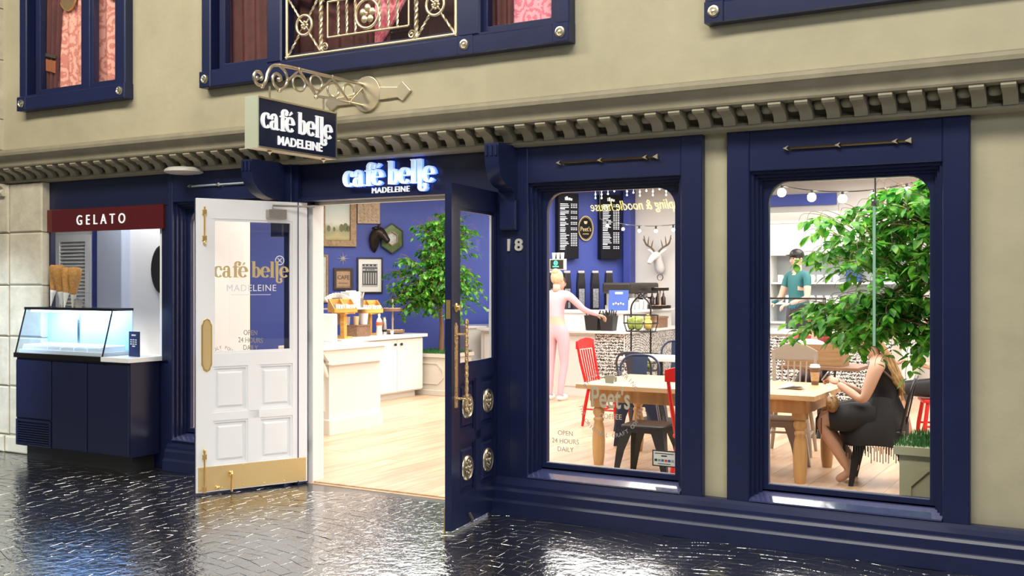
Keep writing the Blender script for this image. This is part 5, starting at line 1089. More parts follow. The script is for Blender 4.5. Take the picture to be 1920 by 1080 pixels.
def bulb_string(lab, P, n, r_=.035, sag=.15, em=BULB):
    t = thing('string_lights', lab, 'lights', P[0]); A, B = Vector(P[0]), Vector(P[1]); pts = [A.lerp(B, i/20)-Vector((0, 0, sag*4*(i/20)*(1-i/20))) for i in range(21)]
    MB().tube([tuple(A)[:2]+(3.1,)]+pts+[tuple(B)[:2]+(3.1,)], .006, 5).build('cable', BLACK, t)
    for i in range(n):
        f = (i+.5)/n; c = A.lerp(B, f)-Vector((0, 0, sag*4*f*(1-f))); b_ = sm(MB().ball((c.x, c.y, c.z-.07), r_, 10).build('bulb', em, t)); MB().tube([(c.x, c.y, c.z), (c.x, c.y, c.z-.04)], .014, 6).build('socket', BLACK, b_)
bulb_string('string of bright globe bulbs under the ceiling, seen in the right window', ((-3.2, 4.2, 2.62), (-1.4, 4.2, 2.66)), 6, .045)
bulb_string('added string of small bulbs standing in for lights mirrored in the middle window', ((-6.5, 7.2, 2.5), (-3.9, 6.2, 2.62)), 9, .022, .2)  # added bulbs imitate small light dots mirrored in the pane
t = thing('icicle_lights', 'short hanging strands of tiny white lights at the top of the middle window', 'lights', (-5.3, 5.5, 3.1)); ICE = M('ice_led', (.85, .92, 1.0), .4, emit=6)
r = random.Random(6)
for i in range(13):
    xx = -5.75+i*.085; L = r.uniform(.22, .36); s_ = MB().tube([(xx, 5.5, 3.1), (xx, 5.5, 2.98-L)], .003, 4).build('strand', WHITE, t); b = MB()
    for j in range(8): b.ball((xx, 5.5, 2.98-L+j*.045), .011, 6)
    tag(b.build('leds', ICE, s_), kind='stuff')
# ------------------------------------------------------------------ people
SKIN = M('skin', (.62, .36, .25), .5); SKINL = M('skin_light', (.70, .44, .33), .5)
def unit(v): return v.normalized() if v.length > 1e-9 else Vector((0, 0, 1))
def hand_mb(mb, wr, d, n, curl=.5, s=1., flip=1):
    d = unit(Vector(d)); n = unit(Vector(n)-d*Vector(n).dot(d)); sdir = d.cross(n)*flip; W = Vector(wr)
    B = Matrix((( *sdir, 0), (*d, 0), (*n, 0), (0, 0, 0, 1))).transposed(); B.translation = W
    mb.ball((0, .045*s, 0), (.038*s, .052*s, .016*s), 10, B)
    for i, L in enumerate((.066, .078, .072, .055)):
        x = (-.027+.018*i)*s; p = [Vector((x, .08*s, 0))]; a = 0; seg = L*s/3
        for k in range(3): a += curl*(.9 if k else .6); p.append(p[-1]+Vector((0, cos(a)*seg*1.25, -sin(a)*seg*1.25)))
        mb.tube(p, [.0095*s, .009*s, .0082*s, .006*s], 7, mat=B)
    p = [Vector((-.03*s, .02*s, -.004)), Vector((-.052*s, .045*s, -.012*s)), Vector((-.055*s, .068*s, -.022*s)), Vector((-.048*s, .088*s, -.03*s))]
    mb.tube(p, [.013*s, .0115*s, .0095*s, .007*s], 7, mat=B)
def head_mb(mb, c, tilt=0., turn=0., s=1.):
    T = Matrix.Translation(c) @ Matrix.Rotation(turn, 4, 'Z') @ Matrix.Rotation(tilt, 4, 'X') @ Matrix.Scale(s, 4)
    h = MB(); h.ball((0, 0, 0), (.076, .096, .118), 18)
    v = []
    for x, y, z in h.v:
        if z < 0: k = -z/.118; x *= 1-.34*k*k; y = y*(1-.22*k)-.014*k
        if y < -.05: y += .012*abs(x)/.07
        v.append((x, y, z))
    mb.add(v, h.f, T)
    mb.tube([(0, -.088, .02), (0, -.104, -.012), (0, -.108, -.028), (0, -.092, -.038)], [.007, .011, .014, .008], 8, mat=T)
    for g in (-1, 1): mb.ball((g*.076, .008, -.005), (.012, .022, .032), 9, T)
    mb.tube([(0, .02, -.07), (0, .03, -.17)], [.05, .052], 12, mat=T)
    return T
BONES = (('pelvis', 'belly', 't'), ('belly', 'chest', 't'), ('chest', 'ub', 't'), ('ub', 'neck', 'n'), ('ub', 'shL', 't'), ('ub', 'shR', 't'), ('shL', 'elL', 'u'), ('elL', 'wrL', 'f'), ('shR', 'elR', 'u'), ('elR', 'wrR', 'f'),
         ('pelvis', 'hipL', 'h'), ('pelvis', 'hipR', 'h'), ('hipL', 'knL', 'l'), ('hipR', 'knR', 'l'), ('knL', 'anL', 'c'), ('knR', 'anR', 'c'), ('anL', 'toeL', 's'), ('anR', 'toeR', 's'))
RAD = dict(pelvis=.135, belly=.112, chest=.13, ub=.10, neck=.052, shL=.062, shR=.062, elL=.042, elR=.042, wrL=.028, wrR=.028, hipL=.098, hipR=.098, knL=.06, knR=.06, anL=.04, anR=.04, toeL=.034, toeR=.034)
STAND = dict(pelvis=(0, 0, .96), belly=(0, .01, 1.08), chest=(0, 0, 1.27), ub=(0, .01, 1.40), neck=(0, .012, 1.50), head=(0, -.012, 1.63), shL=(.175, .01, 1.42), shR=(-.175, .01, 1.42), elL=(.25, .03, 1.15), elR=(-.25, .03, 1.15), wrL=(.24, -.1, .93), wrR=(-.24, -.1, .93),
             hipL=(.092, 0, .90), hipR=(-.092, 0, .90), knL=(.10, -.015, .50), knR=(-.10, -.015, .50), anL=(.10, .02, .085), anR=(-.10, .02, .085), toeL=(.115, -.13, .035), toeR=(-.115, -.13, .035))
SIT = dict(pelvis=(0, .04, .57), belly=(0, .06, .69), chest=(0, .055, .85), ub=(0, .03, .97), neck=(0, .015, 1.06), head=(0, -.03, 1.19), shL=(.17, .03, .99), shR=(-.17, .03, .99), elL=(.23, -.04, .74), elR=(-.23, -.04, .74), wrL=(.12, -.26, .79), wrR=(-.12, -.26, .79),
           hipL=(.09, .0, .545), hipR=(-.09, .0, .545), knL=(.11, -.42, .53), knR=(-.11, -.42, .53), anL=(.11, -.40, .09), anR=(-.11, -.40, .09), toeL=(.12, -.55, .035), toeR=(-.12, -.55, .035))
def person(lab, x, y, rz, base, zones, skin=SKIN, hair=None, hair_kind='short', sc=1., tilt=0., turn=0., z=0., rad=None, sub=2, zfn=None, hands=(.5, .5), hn=((0, 0, 1), (0, 0, 1)), **over):
    J = dict(base); J.update(over); t = thing('person', lab, 'person', (x, y, z), rz); Rr = dict(RAD); Rr.update(rad or {})
    names = [n for n in J if n != 'head']; me = bpy.data.meshes.new('skeleton'); ix = {n: i for i, n in enumerate(names)}
    me.from_pydata([tuple(c*sc for c in J[n]) for n in names], [(ix[a], ix[b]) for a, b, _ in BONES], []); o = bpy.data.objects.new('skeleton', me); COL.objects.link(o)
    md = o.modifiers.new('skin', 'SKIN'); md.use_smooth_shade = True; sv = me.skin_vertices[0].data
    for n in names: sv[ix[n]].radius = (Rr[n]*sc, Rr[n]*sc); sv[ix[n]].use_root = n == 'pelvis'
    o.modifiers.new('sub', 'SUBSURF').levels = sub; o.modifiers['sub'].render_levels = sub
    dgr = bpy.context.evaluated_depsgraph_get(); dgr.update(); em = bpy.data.meshes.new_from_object(o.evaluated_get(dgr)); bpy.data.objects.remove(o)
    nb = len(em.polygons); mats = [skin]; zm = {}
    for k, m in zones.items():
        if m not in mats: mats.append(m)
        zm[k] = mats.index(m)
    b = MB(); b.v = [tuple(v.co) for v in em.vertices]; b.f = [tuple(p.vertices) for p in em.polygons]
    T = head_mb(b, Vector(J['head'])*sc, tilt, turn, sc)
    for k, (w, e, g) in enumerate((('wrL', 'elL', -1), ('wrR', 'elR', 1))): hand_mb(b, Vector(J[w])*sc, Vector(J[w])-Vector(J[e]), hn[k], hands[k], sc, g)
    me2 = b.mesh('body', skin, True)
    for m in mats[1:]: me2.materials.append(m)
    seg = [(Vector(J[a])*sc, Vector(J[c])*sc, kd) for a, c, kd in BONES]
    for p in me2.polygons[:nb]:
        c = p.center; best = None
        for a, q, kd in seg:
            u = max(0, min(1, (c-a).dot(q-a)/max((q-a).length_squared, 1e-9))); d = (c-(a+(q-a)*u)).length
            if best is None or d < best[0]: best = (d, kd, u)
        kd, u = best[1], best[2]
        p.material_index = zm.get(kd+('2' if u > .5 else '1'), zm.get(kd, 0))
        if zfn:
            z_ = zfn(c, kd, u)
            if z_ is not None: p.material_index = mats.index(z_)
    bo = bpy.data.objects.new('body', me2); put(bo, t)
    eb = MB(); mo = MB()
    for g in (-1, 1): eb.ball((g*.03, -.088, .012), (.011, .008, .008), 8, T); eb.box(g*.03-.016, g*.03+.016, -.096, -.086, .030, .035, T)
    mo.ball((0, -.094, -.062), (.024, .009, .007), 8, T)
    tag(sm(eb.build('eyes', M('eye_dark', (.04, .03, .03), .3), t, local=True)), kind='stuff'); sm(mo.build('mouth', M('lips', (.50, .16, .14), .5), t, local=True))
    if hair:
        h = MB()
        h.ball((0, .014, .028), (.084, .098, .106), 16, T)
        h.v = [p for p in h.v]
        if hair_kind == 'long':
            r = random.Random(3)
            for i in range(17):
                a = (i-8)/8; h.tube(smoothpath([T @ Vector((a*.07, .05, .05)), T @ Vector((a*.085, .10, -.08)), T @ Vector((a*.09+r.uniform(-.03, .03), .14+r.uniform(-.03, .02), -.22)), T @ Vector((a*.08+r.uniform(-.04, .04), .155+r.uniform(-.04, .03), -.36)), T @ Vector((a*.05+r.uniform(-.05, .05), .15+r.uniform(-.04, .04), -.42-.10*r.random()))], 3), [.022, .022, .021, .021, .02, .02, .019, .018, .017, .016, .014, .01, .004], 7)
        elif hair_kind == 'bun': h.ball((0, .06, .10), (.05, .05, .045), 12, T)
        # keep the hair off the face
        hv = []; Ti = T.inverted()
        for p in h.v:
            q = Ti @ Vector(p)
            if q.y < -.045 and q.z < .075: q.y = -.045; q.x *= .9
            hv.append(tuple(T @ q))
        h.v = hv; sm(h.build('hair', hair, t, local=True))
    return t, J, T
def shoe(t, an, toe, m, sc=1.):
    a = Vector(an)*sc; q = Vector(toe)*sc; d = unit(Vector((q.x-a.x, q.y-a.y, 0))); b = MB(); c = a+d*.05; ang = math.atan2(d.y, d.x)+pi/2
    b.ball((0, -.015, 0), (.044, .13, .05), 12, Matrix.Translation((c.x, c.y, .048 if a.z < .2 else a.z-.03)) @ Matrix.Rotation(ang, 4, 'Z')); b.v = [(x, y, max(z, .004)) for x, y, z in b.v]
    return sm(b.build('shoe', m, t, local=True))
PINKC = M('pink_knit', (.76, .44, .50), .7); PINKL = M('pink_leggings', (.72, .42, .48), .6)
t, J, T = person('person in pale pink activewear seen from behind at the order counter', -6.72, 6.32, R(184), STAND, {'t': PINKC, 'u': PINKC, 'f1': PINKC, 'f2': PINKC, 'h': PINKL, 'l': PINKL, 'c': PINKL, 's': PINKL}, SKINL, M('blond_hair', (.62, .46, .28), .5, var=.3, vscale=30), 'bun', 1.01, sub=3, zfn=lambda c, k, u: None if k in 'ufcls' else (PINKC if c.z > 1.135 and c.z < 1.52 else SKINL if c.z > 1.03 else PINKL),
       rad=dict(belly=.098, pelvis=.138, hipL=.105, hipR=.105, chest=.12), elR=(-.34, -.12, 1.22), wrR=(-.46, -.34, 1.15), elL=(.26, -.06, 1.16), wrL=(.2, -.28, 1.1), anR=(-.06, .04, .085), toeR=(-.08, -.11, .035))
for k in ('L', 'R'): shoe(t, J['an'+k], J['toe'+k], M('shoe_white', (.80, .79, .78), .5), 1.01)
TEE = M('dark_shirt', (.05, .04, .05), .7)
person('person with auburn hair behind the order counter at the left of the middle window', -7.45, 7.82, R(20), STAND, {'t': TEE, 'u': TEE, 'h': TEE, 'l': TEE, 'c': TEE, 's': BLACK}, SKIN, M('auburn_hair', (.12, .05, .03), .5), 'short', .97)
MAU = M('mauve_knit', (.40, .25, .32), .7)
# woman in black on the dark chair
BLK = M('black_cloth', (.012, .012, .016), .75)
WX, WY, WR = -1.74, 2.30, R(-80)
t, J, T = person('person in a sleeveless black fringed dress sitting at the farmhouse table with a phone', WX, WY, WR, SIT, {'t': BLK, 'h': BLK, 'l1': BLK}, SKIN, M('honey_hair', (.42, .25, .10), .5, var=.5, vscale=18), 'long', 1., tilt=.22, sub=4, zfn=lambda c, k, u: None if c.z < .62 else (BLK if abs(c.x) < .148 and c.z < 1.005-.25*max(0, .05-c.y) and k != 'f' else SKIN),
       rad=dict(chest=.12, belly=.115, pelvis=.15, hipL=.11, hipR=.11), pelvis=(0, .02, .55), ub=(0, .0, .95), neck=(0, -.03, 1.03), head=(0, -.08, 1.15), shL=(.165, .0, .96), shR=(-.165, .0, .96), elL=(.23, -.10, .68), elR=(-.23, -.10, .68), wrL=(.08, -.30, .80), wrR=(-.07, -.31, .80),
       knL=(.11, -.44, .50), knR=(-.10, -.45, .51), anL=(.10, -.20, .11), anR=(-.08, -.16, .12), toeL=(.10, -.31, .03), toeR=(-.08, -.27, .03), hands=(.75, .75), hn=((.6, .3, .6), (-.6, .3, .6)))
b = MB(); n = 20; rings = []
for (cy, cz, rx, ry_, rz_) in ((.03, .70, .15, .12, .0), (.02, .60, .19, .17, .0), (.00, .50, .23, .22, .0), (-.03, .41, .25, .25, .0), (-.02, .33, .25, .24, .0)):
    rings.append([(rx*cos(2*pi*i/n), cy+ry_*sin(2*pi*i/n)+.012*sin(5*2*pi*i/n), cz+.012*cos(3*2*pi*i/n)) for i in range(n)])
vs = [p for r_ in rings for p in r_]; b.add(vs, [(k*n+i, k*n+(i+1) % n, (k+1)*n+(i+1) % n, (k+1)*n+i) for k in range(len(rings)-1) for i in range(n)])
for g in (-1, 1): b.tube([(g*.09, -.02, .54), (g*.105, -.2, .54), (g*.11, -.36, .525)], [.13, .118, .095], 14)
sm(b.build('skirt', BLK, t, local=True)); b = MB(); r = random.Random(5)
for i in range(70): a = 2*pi*i/70; L = r.uniform(.07, .13); b.box(.25*cos(a)-.004, .25*cos(a)+.004, -.02+.24*sin(a)-.003, -.02+.24*sin(a)+.003, .335-L, .335)
for i in range(30): b.box(-.2+i*.0135, -.194+i*.0135, -.42-.04*(i % 2), -.414-.04*(i % 2), .40+.05*r.random(), .53)
tag(b.build('fringe', BLK, t, local=True), kind='stuff')
sm(MB().tube([(.165, -.02, .98), (.10, .12, .84), (-.06, .10, .70), (-.2, -.06, .58)], .008, 6).build('bag_strap', M('strap_brown', (.16, .10, .07), .6), t, local=True))
o = thing('handbag', 'small leopard print handbag on the lap of the person in the black dress', 'bag', (WX-.30, WY-.22, .60), WR)
sm(MB().ball((0, 0, .05), (.11, .05, .075), 12).build('pouch', M('leopard', (.30, .17, .06), .5, var=.9, vscale=45), o, local=True)); MB().tube([(-.09, 0, .11), (0, -.02, .125), (.09, 0, .11)], .006, 6).build('zip', BRASS, o, local=True)
fw = Matrix.Rotation(WR, 4, 'Z') @ Vector((0.0, -.40, 0))
o = thing('phone', 'silver phone held in both hands by the person in the black dress', 'phone', (WX+fw.x, WY+fw.y, .85), WR)
MB().box(-.075, .075, -.005, .005, -.038, .038, Matrix.Rotation(R(-35), 4, 'X')).build('body', M('phone_silver', (.55, .56, .6), .25, .6), o, local=True, bevel=.003); MB().box(-.07, .07, .0052, .006, -.034, .034, Matrix.Rotation(R(-35), 4, 'X')).build('screen', BLACK, o, local=True)
sm(MB().tube([(J['wrR'][0]+.034*cos(a*pi/6)-.01, J['wrR'][1]+.034*sin(a*pi/6)+.03, J['wrR'][2]-.02) for a in range(12)], .005, 6, True).build('bracelet', M('bracelet_silver', (.7, .68, .62), .3, .9), t, local=True))
GRY = M('grey_tee', (.36, .37, .41), .75, var=.12, vscale=12)
t, J, T = person('person in a grey T-shirt and black shorts on the red chair, mostly behind leaves', -1.62, 4.75, R(-72), SIT, {'t': GRY, 'u1': GRY, 'h': BLK, 'l': BLK}, SKIN, M('brown_hair', (.07, .045, .03), .5), 'short', 1.04, rad=dict(chest=.16, belly=.155, pelvis=.16, ub=.12, shL=.075, shR=.075), chest=(0, .06, .86), anL=(.10, -.30, .09), anR=(-.05, -.45, .13), toeL=(.11, -.44, .035), toeR=(-.06, -.58, .07))
for k in ('L', 'R'): shoe(t, J['an'+k], J['toe'+k], BLK, 1.04)
bpy.data.objects['spindle_chair.002'].rotation_euler = (0, 0, R(-72))
MAR = M('maroon_shirt', (.33, .05, .05), .7)
t, J, T = person('person in a maroon shirt facing out across the tan crate', -3.02, 5.38, R(8), SIT, {'t': MAR, 'u1': MAR, 'h': TEE, 'l': TEE, 'c': TEE, 's': BLACK}, SKIN, M('dark_hair', (.03, .02, .018), .5), 'short', 1.02, tilt=.15, elL=(.25, -.04, .74), elR=(-.25, -.04, .74), wrL=(.10, -.30, .70), wrR=(-.10, -.30, .70))
tolix('dark metal chair under the person in the maroon shirt', -3.02, 5.42, R(8), GUN)
TEAL = M('teal_shirt', (.03, .16, .17), .7)
pl_ = tag(MB().box(-4.6, -2.6, 7.72, 8.9, .012, .25).build('platform', DARK), 'dark raised platform behind the tiled counter', None, None, 'structure')
t, J, T = person('person in a teal T-shirt and dark cap behind the tiled counter', -3.92, 7.98, R(-30), STAND, {'t': TEAL, 'u1': TEAL, 'h': TEE, 'l': TEE, 'c': TEE, 's': BLACK}, SKINL, M('cap_hair', (.06, .04, .03), .5), 'short', 1.02, z=.25, zfn=lambda c, k, u: TEAL if k == 'f' and abs(c.x) < .175 and c.z > .98 else None, elL=(.24, -.06, 1.12), elR=(-.24, -.06, 1.12), wrL=(.16, -.3, 1.05), wrR=(-.16, -.3, 1.05))
cp = MB(); cp.ball((0, .006, .062), (.092, .104, .085), 16, T); cp.ball((0, -.11, .055), (.06, .07, .012), 12, T); sm(cp.build('cap', BLACK, t, local=True))

# ------------------------------------------------------------------ ficus trees in boxes
def leaf_mat():
    m = bpy.data.materials.new('ficus_leaf'); m.use_nodes = True; nt = m.node_tree; b = nt.nodes['Principled BSDF']; b.inputs['Roughness'].default_value = .38
    g = nt.nodes.new('ShaderNodeNewGeometry'); n = nt.nodes.new('ShaderNodeTexNoise'); n.inputs['Scale'].default_value = 16; n.inputs['Detail'].default_value = 1
    r = nt.nodes.new('ShaderNodeValToRGB'); e = r.color_ramp.elements; e[0].position = .32; e[0].color = (.02, .14, .014, 1); e[1].position = .72; e[1].color = (.30, .58, .07, 1); q = e.new(.5); q.color = (.07, .34, .03, 1)
    tr = nt.nodes.new('ShaderNodeBsdfTranslucent'); mx = nt.nodes.new('ShaderNodeMixShader'); mx.inputs[0].default_value = .45; L = nt.links.new
    L(g.outputs['Position'], n.inputs['Vector']); L(n.outputs['Fac'], r.inputs['Fac']); L(r.outputs['Color'], b.inputs['Base Color']); L(r.outputs['Color'], tr.inputs['Color']); L(b.outputs[0], mx.inputs[1]); L(tr.outputs[0], mx.inputs[2]); L(mx.outputs[0], nt.nodes['Material Output'].inputs[0]); return m
LEAF = leaf_mat()
LV = [(0, 0, 0), (.22, .24, .05), (.29, .5, .03), (.16, .82, -.04), (0, 1.06, -.12), (-.16, .82, -.04), (-.29, .5, .03), (-.22, .24, .05), (0, .3, -.02), (0, .58, -.04), (0, .85, -.08)]
LF = [(0, 1, 8), (1, 2, 9, 8), (2, 3, 10, 9), (3, 4, 10), (0, 8, 7), (7, 8, 9, 6), (6, 9, 10, 5), (5, 10, 4)]
BARK = M('bark', (.20, .11, .06), .8, bump=.6, bscale=40)
def ficus(lab, x, y, zb, h0, blobs, twigs, per, size, seed, single, trunk_r, shape='planter'):
    t = thing('ficus_tree', lab, 'tree', (x, y, zb)); r = random.Random(seed); zc = sum(b[2] for b in blobs)/len(blobs)
    top = Vector((x+.02, y, zc+.2)); tr = MB().tube(smoothpath([(x, y, zb), (x+.012, y, zb+.5*(h0-zb)), (x-.01, y+.01, h0), tuple(top)], 4), [trunk_r*(1-.05*i) for i in range(13)], 9); sm(tr.build('trunk', BARK, t))
    br = MB(); Ls = []
    for k in range(twigs):
        B = blobs[k % len(blobs)]
        while True:
            p = Vector((r.uniform(-1, 1), r.uniform(-1, 1), r.uniform(-1, 1)))
            if .25 < p.length < 1: break
        c = Vector(B[:3]); e = c+Vector((p.x*B[3], p.y*B[4], p.z*B[5])); s_ = Vector((x, y, h0+(min(e.z, zc+.5)-h0)*max(0, min(1, .4+.3*r.random())))); s_ = s_.lerp(c, .55); m = s_.lerp(e, .55)+Vector((0, 0, .10))
        if (e-s_).length > .32: s_ = e+(s_-e)*(.32/(e-s_).length)
        m = s_.lerp(e, .55)+Vector((r.uniform(-.03, .03), r.uniform(-.03, .03), .03))
        path = [s_, m, e, e+Vector((p.x*.05, p.y*.05, -.05-.05*r.random()))]
        br.tube(smoothpath(path, 3), [.0032, .003, .0028, .0025, .0022, .002, .0018, .0016, .0013, .001], 5)
        for i in range(per):
            f = .15+.85*(i+r.random()*.6)/per; q = s_.lerp(m, f*2) if f < .5 else m.lerp(path[3], (f-.5)*2)
            out = unit(Vector((q.x-c.x, q.y-c.y, 0))+Vector((r.uniform(-.8, .8), r.uniform(-.8, .8), 0))*.7); d = unit(out*(.6+.4*r.random())+Vector((0, 0, r.uniform(-1.1, .15))))
            sd = unit(d.cross(Vector((r.uniform(-.4, .4), r.uniform(-.4, .4), 1)))); nn = sd.cross(d); sz = size*r.uniform(.75, 1.15)
            Ls.append(Matrix(((sd.x*sz, d.x*sz, nn.x*sz, q.x), (sd.y*sz, d.y*sz, nn.y*sz, q.y), (sd.z*sz, d.z*sz, nn.z*sz, q.z), (0, 0, 0, 1))))
    for k in range(9):
        B = blobs[k % len(blobs)]; br.tube(smoothpath([(x, y, min(h0+.12*k-.1, zc)), (x+(B[0]-x)*.5, y+(B[1]-y)*.5, (min(h0+.12*k-.1, zc)+B[2])/2), (B[0]+.2*r.uniform(-1, 1)*B[3], B[1], B[2]+r.uniform(-.4, .5)*B[5])], 4), [.016, .014, .012, .011, .010, .008, .007, .006, .004], 6)
    tag(sm(br.build('branches', BARK, t)), kind='stuff')
    L0 = MB(); L0.add(LV, LF); lm = L0.mesh('leaf', LEAF, True); ti = wm(t).inverted()
    Ls.sort(key=lambda M_: M_.translation.y+.3*abs(M_.translation.x)); rest_ = MB()
    for i, M_ in enumerate(Ls):
        if i < single: o = bpy.data.objects.new('leaf', lm); COL.objects.link(o); o.parent = t; o.matrix_local = ti @ M_
        else: rest_.add(LV, LF, M_)
    tag(sm(rest_.build('leaves', LEAF, t), 180), kind='stuff'); return t
def planter(lab, x0, x1, y0, y1, h, m):
    t = thing('planter_box', lab, 'planter', ((x0+x1)/2, (y0+y1)/2, .012)); MB().box(x0, x1, y0, y1, .012, h-.052).build('box', m, t, bevel=.004)
    MB().box(x0-.025, x1+.025, y0-.025, y1+.025, .012, .09).build('base', m, t, bevel=.006)
    b = MB()
    b.ring(rectloop(x0-.03, x1+.03, y0-.03, y1+.03, 1), rectloop(x0+.04, x1-.04, y0+.04, y1-.04, 1), h-.05, h, Matrix(((1, 0, 0, 0), (0, 0, 1, 0), (0, 1, 0, 0), (0, 0, 0, 1))))
    b.build('rim', m, t); c = .1
    def oct_(a0, a1, z0, z1, g): return [(a1-g-c, z0+g), (a1-g, z0+g+c), (a1-g, z1-g-c), (a1-g-c, z1-g), (a0+g+c, z1-g), (a0+g, z1-g-c), (a0+g, z0+g+c), (a0+g+c, z0+g)]
    MB().ring(oct_(x0, x1, .12, h-.07, .05), oct_(x0, x1, .12, h-.07, .072), y0-.014, y0).build('moulding', m, t)
    q = MB(); q.ring(oct_(y0, y1, .12, h-.07, .05), oct_(y0, y1, .12, h-.07, .072), 0, .014); q.v = [(x1+.014-p[1], p[0], p[2]) for p in q.v]; q.build('moulding', m, t)
    g = MB(); r = random.Random(1); g.box(x0+.02, x1-.02, y0+.02, y1-.02, h-.05, h-.005)
    for i in range(2600):
        gx, gy = r.uniform(x0-.02, x1+.02), r.uniform(y0-.02, y1+.02); a, d = r.uniform(0, 2*pi), r.uniform(.01, .03); hh = r.uniform(.02, .055)
        g.add([(gx-.004*cos(a), gy-.004*sin(a), h-.01), (gx+.004*cos(a), gy+.004*sin(a), h-.01), (gx+d*sin(a), gy+d*cos(a), h+hh)], [(0, 1, 2)])
    tag(g.build('turf', M('turf', (.03, .16, .03), .7, var=.5, vscale=30), t), kind='stuff'); return t
planter('pale planter box with green turf at the end of the white counter', -8.95, -8.28, 5.99, 6.62, .60, M('planter_pale', (.56, .52, .44), .5))
planter('olive-beige planter box with green turf close inside the right window', -1.235, -.55, .40, 1.05, .60, M('planter_olive', (.36, .36, .24), .5))
ficus('tall ficus tree with a thin trunk in the planter seen through the doorway', -8.58, 6.28, .58, 1.25, [(-8.72, 6.05, 1.75, .62, .42, .55), (-8.35, 6.15, 1.9, .55, .45, .62), (-8.5, 6.2, 2.35, .55, .4, .42), (-8.75, 5.9, 1.45, .5, .3, .35), (-8.2, 6.1, 1.5, .45, .35, .4)], 420, 11, .085, 4, 0, .042)
ficus('lush ficus tree whose leaves fill the upper part of the right window', -.92, .80, .58, 1.3, [(-1.45, .95, 1.62, .55, .42, .46), (-1.05, .75, 1.98, .46, .42, .42), (-1.66, 1.05, 1.92, .50, .38, .28), (-1.25, .8, 1.33, .42, .32, .32), (-.9, .85, 1.6, .38, .4, .55), (-1.86, 1.15, 1.32, .34, .28, .20), (-.95, .7, 2.22, .4, .36, .22), (-.75, .7, 2.0, .3, .3, .35), (-1.3, 1.0, 2.15, .35, .3, .2), (-1.55, .9, 1.4, .3, .25, .22)], 380, 13, .088, 12, 300, .035)
t = thing('glass_panel', 'narrow hanging glass fin with a green edge among the ficus leaves', 'glass panel', (-1.335, .2, 1.22)); MB().box(-1.341, -1.329, .166, .225, 1.22, 2.06).build('pane', glass_mat('green_glass', (.80, .95, .88), .6), t)
MB().box(-1.343, -1.327, .158, .166, 1.22, 2.06).build('edge', M('green_edge', (.30, .52, .40), .15), t); MB().box(-1.35, -1.32, .155, .23, 2.06, 2.09).build('clamp', STEEL, t); MB().tube([(-1.335, .19, 2.09), (-1.335, .19, 3.1)], .006, 6).build('hanger_rod', STEEL, t)

# ------------------------------------------------------------------ lettering on the panes
ETCH = M('etched_grey', (.33, .31, .30), .6); ETCHG = M('etched_gold', (.48, .42, .30), .5)
def pane_text(win, x, z, rows, size, m, y=.1065, dz=.068):
    for i, s_ in enumerate(rows): wtext('lettering', s_, size, m, win, (x, y, z-i*dz), ext=.0008)
def ring_text(win, cx, cz, r_, s_, a0, a1, size, m, y=.1065, inward=False):
    n = len(s_); inv = wm(win).inverted()
    for i, ch in enumerate(s_):
        if ch == ' ': continue
        a = R(a0+(a1-a0)*i/(n-1)); rot = (a-pi/2) if not inward else (a+pi/2)
        o = text('letter', ch, size, m, win, inv @ Vector((cx+r_*cos(a), y, cz+r_*sin(a))), (R(90), 0, 0), ext=.0008); o.rotation_euler = (Matrix.Rotation(-rot, 3, 'Y') @ Matrix.Rotation(R(90), 3, 'X')).to_euler()
pane_text(win1, -3.385, .545, ('OPEN', '24 HOURS', 'DAILY'), .046, ETCH, dz=.056)
pane_text(win0, -6.32, 1.165, ('OPEN', '24 HOURS', 'DAILY'), .06, ETCH, dz=.062)
for (w_, cx, cz) in ((win1, -3.045, .79), (win0, -6.63, .84)):
    wtext('lettering', "Peet's", .20, ETCHG, w_, (cx, .1065, cz-.035), ext=.0008, sx=.62, off=.003); wtext('lettering', 'COFFEE', .05, ETCHG, w_, (cx, .1065, cz-.11), ext=.0008)
    ring_text(w_, cx, cz, .20, 'PROUDLY POURING', 150, 30, .042, ETCH); ring_text(w_, cx, cz, .235, 'THE ORIGINAL CRAFT COFFEE', 190, 350, .038, ETCH, inward=True)
    b = MB(); b.prism([(cx-.035, cz+.13), (cx+.025, cz+.13), (cx+.032, cz+.185), (cx-.042, cz+.185)], .105, .107, 'y'); b.prism([(cx+.03, cz+.14), (cx+.05, cz+.145), (cx+.05, cz+.175), (cx+.032, cz+.178)], .105, .107, 'y'); b.build('cup_emblem', ETCHG, w_)
st = MB().box(-2.735, -2.575, .1045, .1075, .395, .495).build('card_sticker', M('sticker_paper', (.62, .62, .55), .5), win1)
MB().ring(rectloop(-2.738, -2.572, .392, .498, 1), rectloop(-2.731, -2.579, .399, .491, 1), .1035, .1075).build('border', DARK, st)
for i, c_ in enumerate(((.02, .03, .05), (.25, .25, .25), (.03, .12, .3), (.6, .06, .04), (.03, .06, .25), (.3, .3, .3))): MB().box(-2.722+i*.0235, -2.704+i*.0235, .1025, .1045, .425, .440).build('payment_mark', M('mark_%d' % i, c_, .5), st)
b = MB().box(-2.675, -2.635, .103, .1045, .458, .466).box(-2.72, -2.59, .103, .1045, .475, .479).box(-2.70, -2.61, .103, .1045, .408, .412).build('print', DARK, st); tag(b, kind='stuff')
o = MB().ring([(.225+.038*cos(2*pi*i/24), 1.775+.038*sin(2*pi*i/24)) for i in range(24)], [(.225+.031*cos(2*pi*i/24), 1.775+.031*sin(2*pi*i/24)) for i in range(24)], .0042, .0055).build('ring_emblem', DEC, d1, local=True)
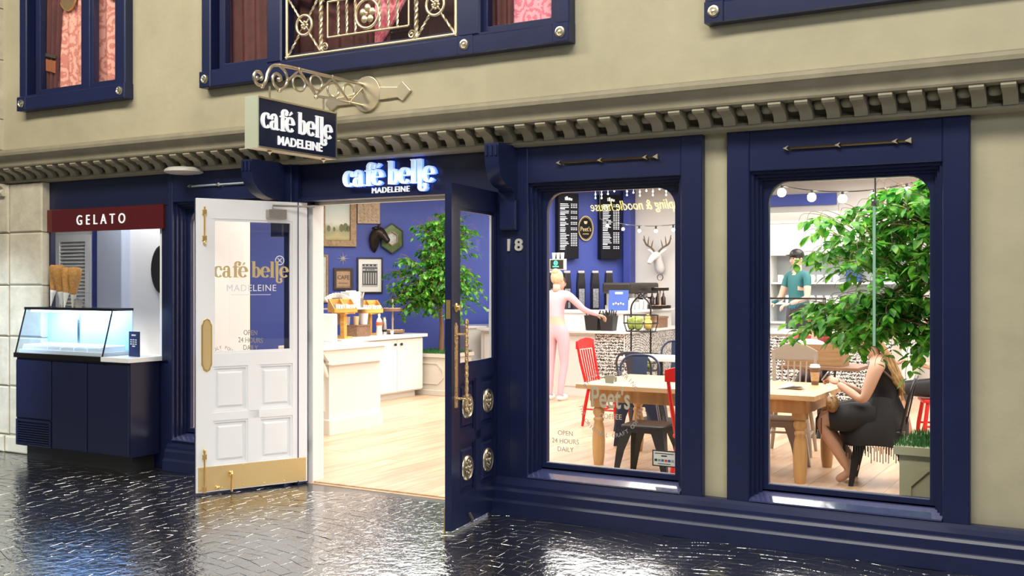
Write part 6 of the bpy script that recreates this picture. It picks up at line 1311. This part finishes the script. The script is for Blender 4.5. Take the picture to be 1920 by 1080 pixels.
MB().box(-.024, .024, .0042, .0055, -.003, .003, Matrix.Translation((.225, 0, 1.775)) @ Matrix.Rotation(R(45), 4, 'Y')).box(-.024, .024, .0042, .0055, -.003, .003, Matrix.Translation((.225, 0, 1.775)) @ Matrix.Rotation(R(-45), 4, 'Y')).build('cross', DEC, o, local=True)

# ------------------------------------------------------------------ shop front across the arcade, seen only as a reflection
opp = tag(MB().box(-18, 6, -14.8, -14.3, 0, 5.2).build('wall_opposite', M('opposite_wall', (.10, .09, .08), .8)), 'dark wall across the arcade behind the viewer', None, None, 'structure')
t = thing('neon_sign', 'yellow cursive neon sign across the arcade, seen reversed in the middle window', 'sign', (-9.0, -14.28, 3.1), pi)
NEON = M('neon_yellow', (1.0, .82, .25), .4, emit=28)
text('lettering', 'dumpling & noodle house', .30, NEON, t, (0, -.05, .05), ext=.01, shear=.35, sx=.75)
MB().box(-1.6, 1.6, -.03, .0, -.15, .42).build('backboard', DARK, t, local=True)
# ------------------------------------------------------------------ lettering becomes plain meshes
def islands(me):
    par = list(range(len(me.vertices)))
    def find(a):
        while par[a] != a: par[a] = par[par[a]]; a = par[a]
        return a
    for e in me.edges: par[find(e.vertices[0])] = find(e.vertices[1])
    g = {}
    for p in me.polygons: g.setdefault(find(p.vertices[0]), []).append(tuple(p.vertices))
    out = []
    for fs in g.values():
        ids = sorted({i for f in fs for i in f}); ix = {v: k for k, v in enumerate(ids)}
        m = bpy.data.meshes.new('letter'); m.from_pydata([tuple(me.vertices[i].co) for i in ids], [], [tuple(ix[i] for i in f) for f in fs]); m.materials.append(me.materials[0]); out.append(m)
    return out
dg = bpy.context.evaluated_depsgraph_get(); dg.update()
for o in TEXTS:
    me = bpy.data.meshes.new_from_object(o.evaluated_get(dg)); me.materials.clear(); me.materials.append(o.data.materials[0])
    sp_ = o.get('split')
    n = bpy.data.objects.new('tmp', me); nm = o.name; p = o.parent; l, r, s_ = o.location.copy(), o.rotation_euler.copy(), o.scale.copy(); kd = o.get('kind')
    bpy.data.objects.remove(o); n.name = nm; COL.objects.link(n); n.parent = p; n.location = l; n.rotation_euler = r; n.scale = s_
    if kd: n['kind'] = kd
    if sp_:
        for m in islands(me):
            q = bpy.data.objects.new('letter', m); COL.objects.link(q); q.parent = p; q.location = l; q.rotation_euler = r; q.scale = s_
        bpy.data.objects.remove(n)
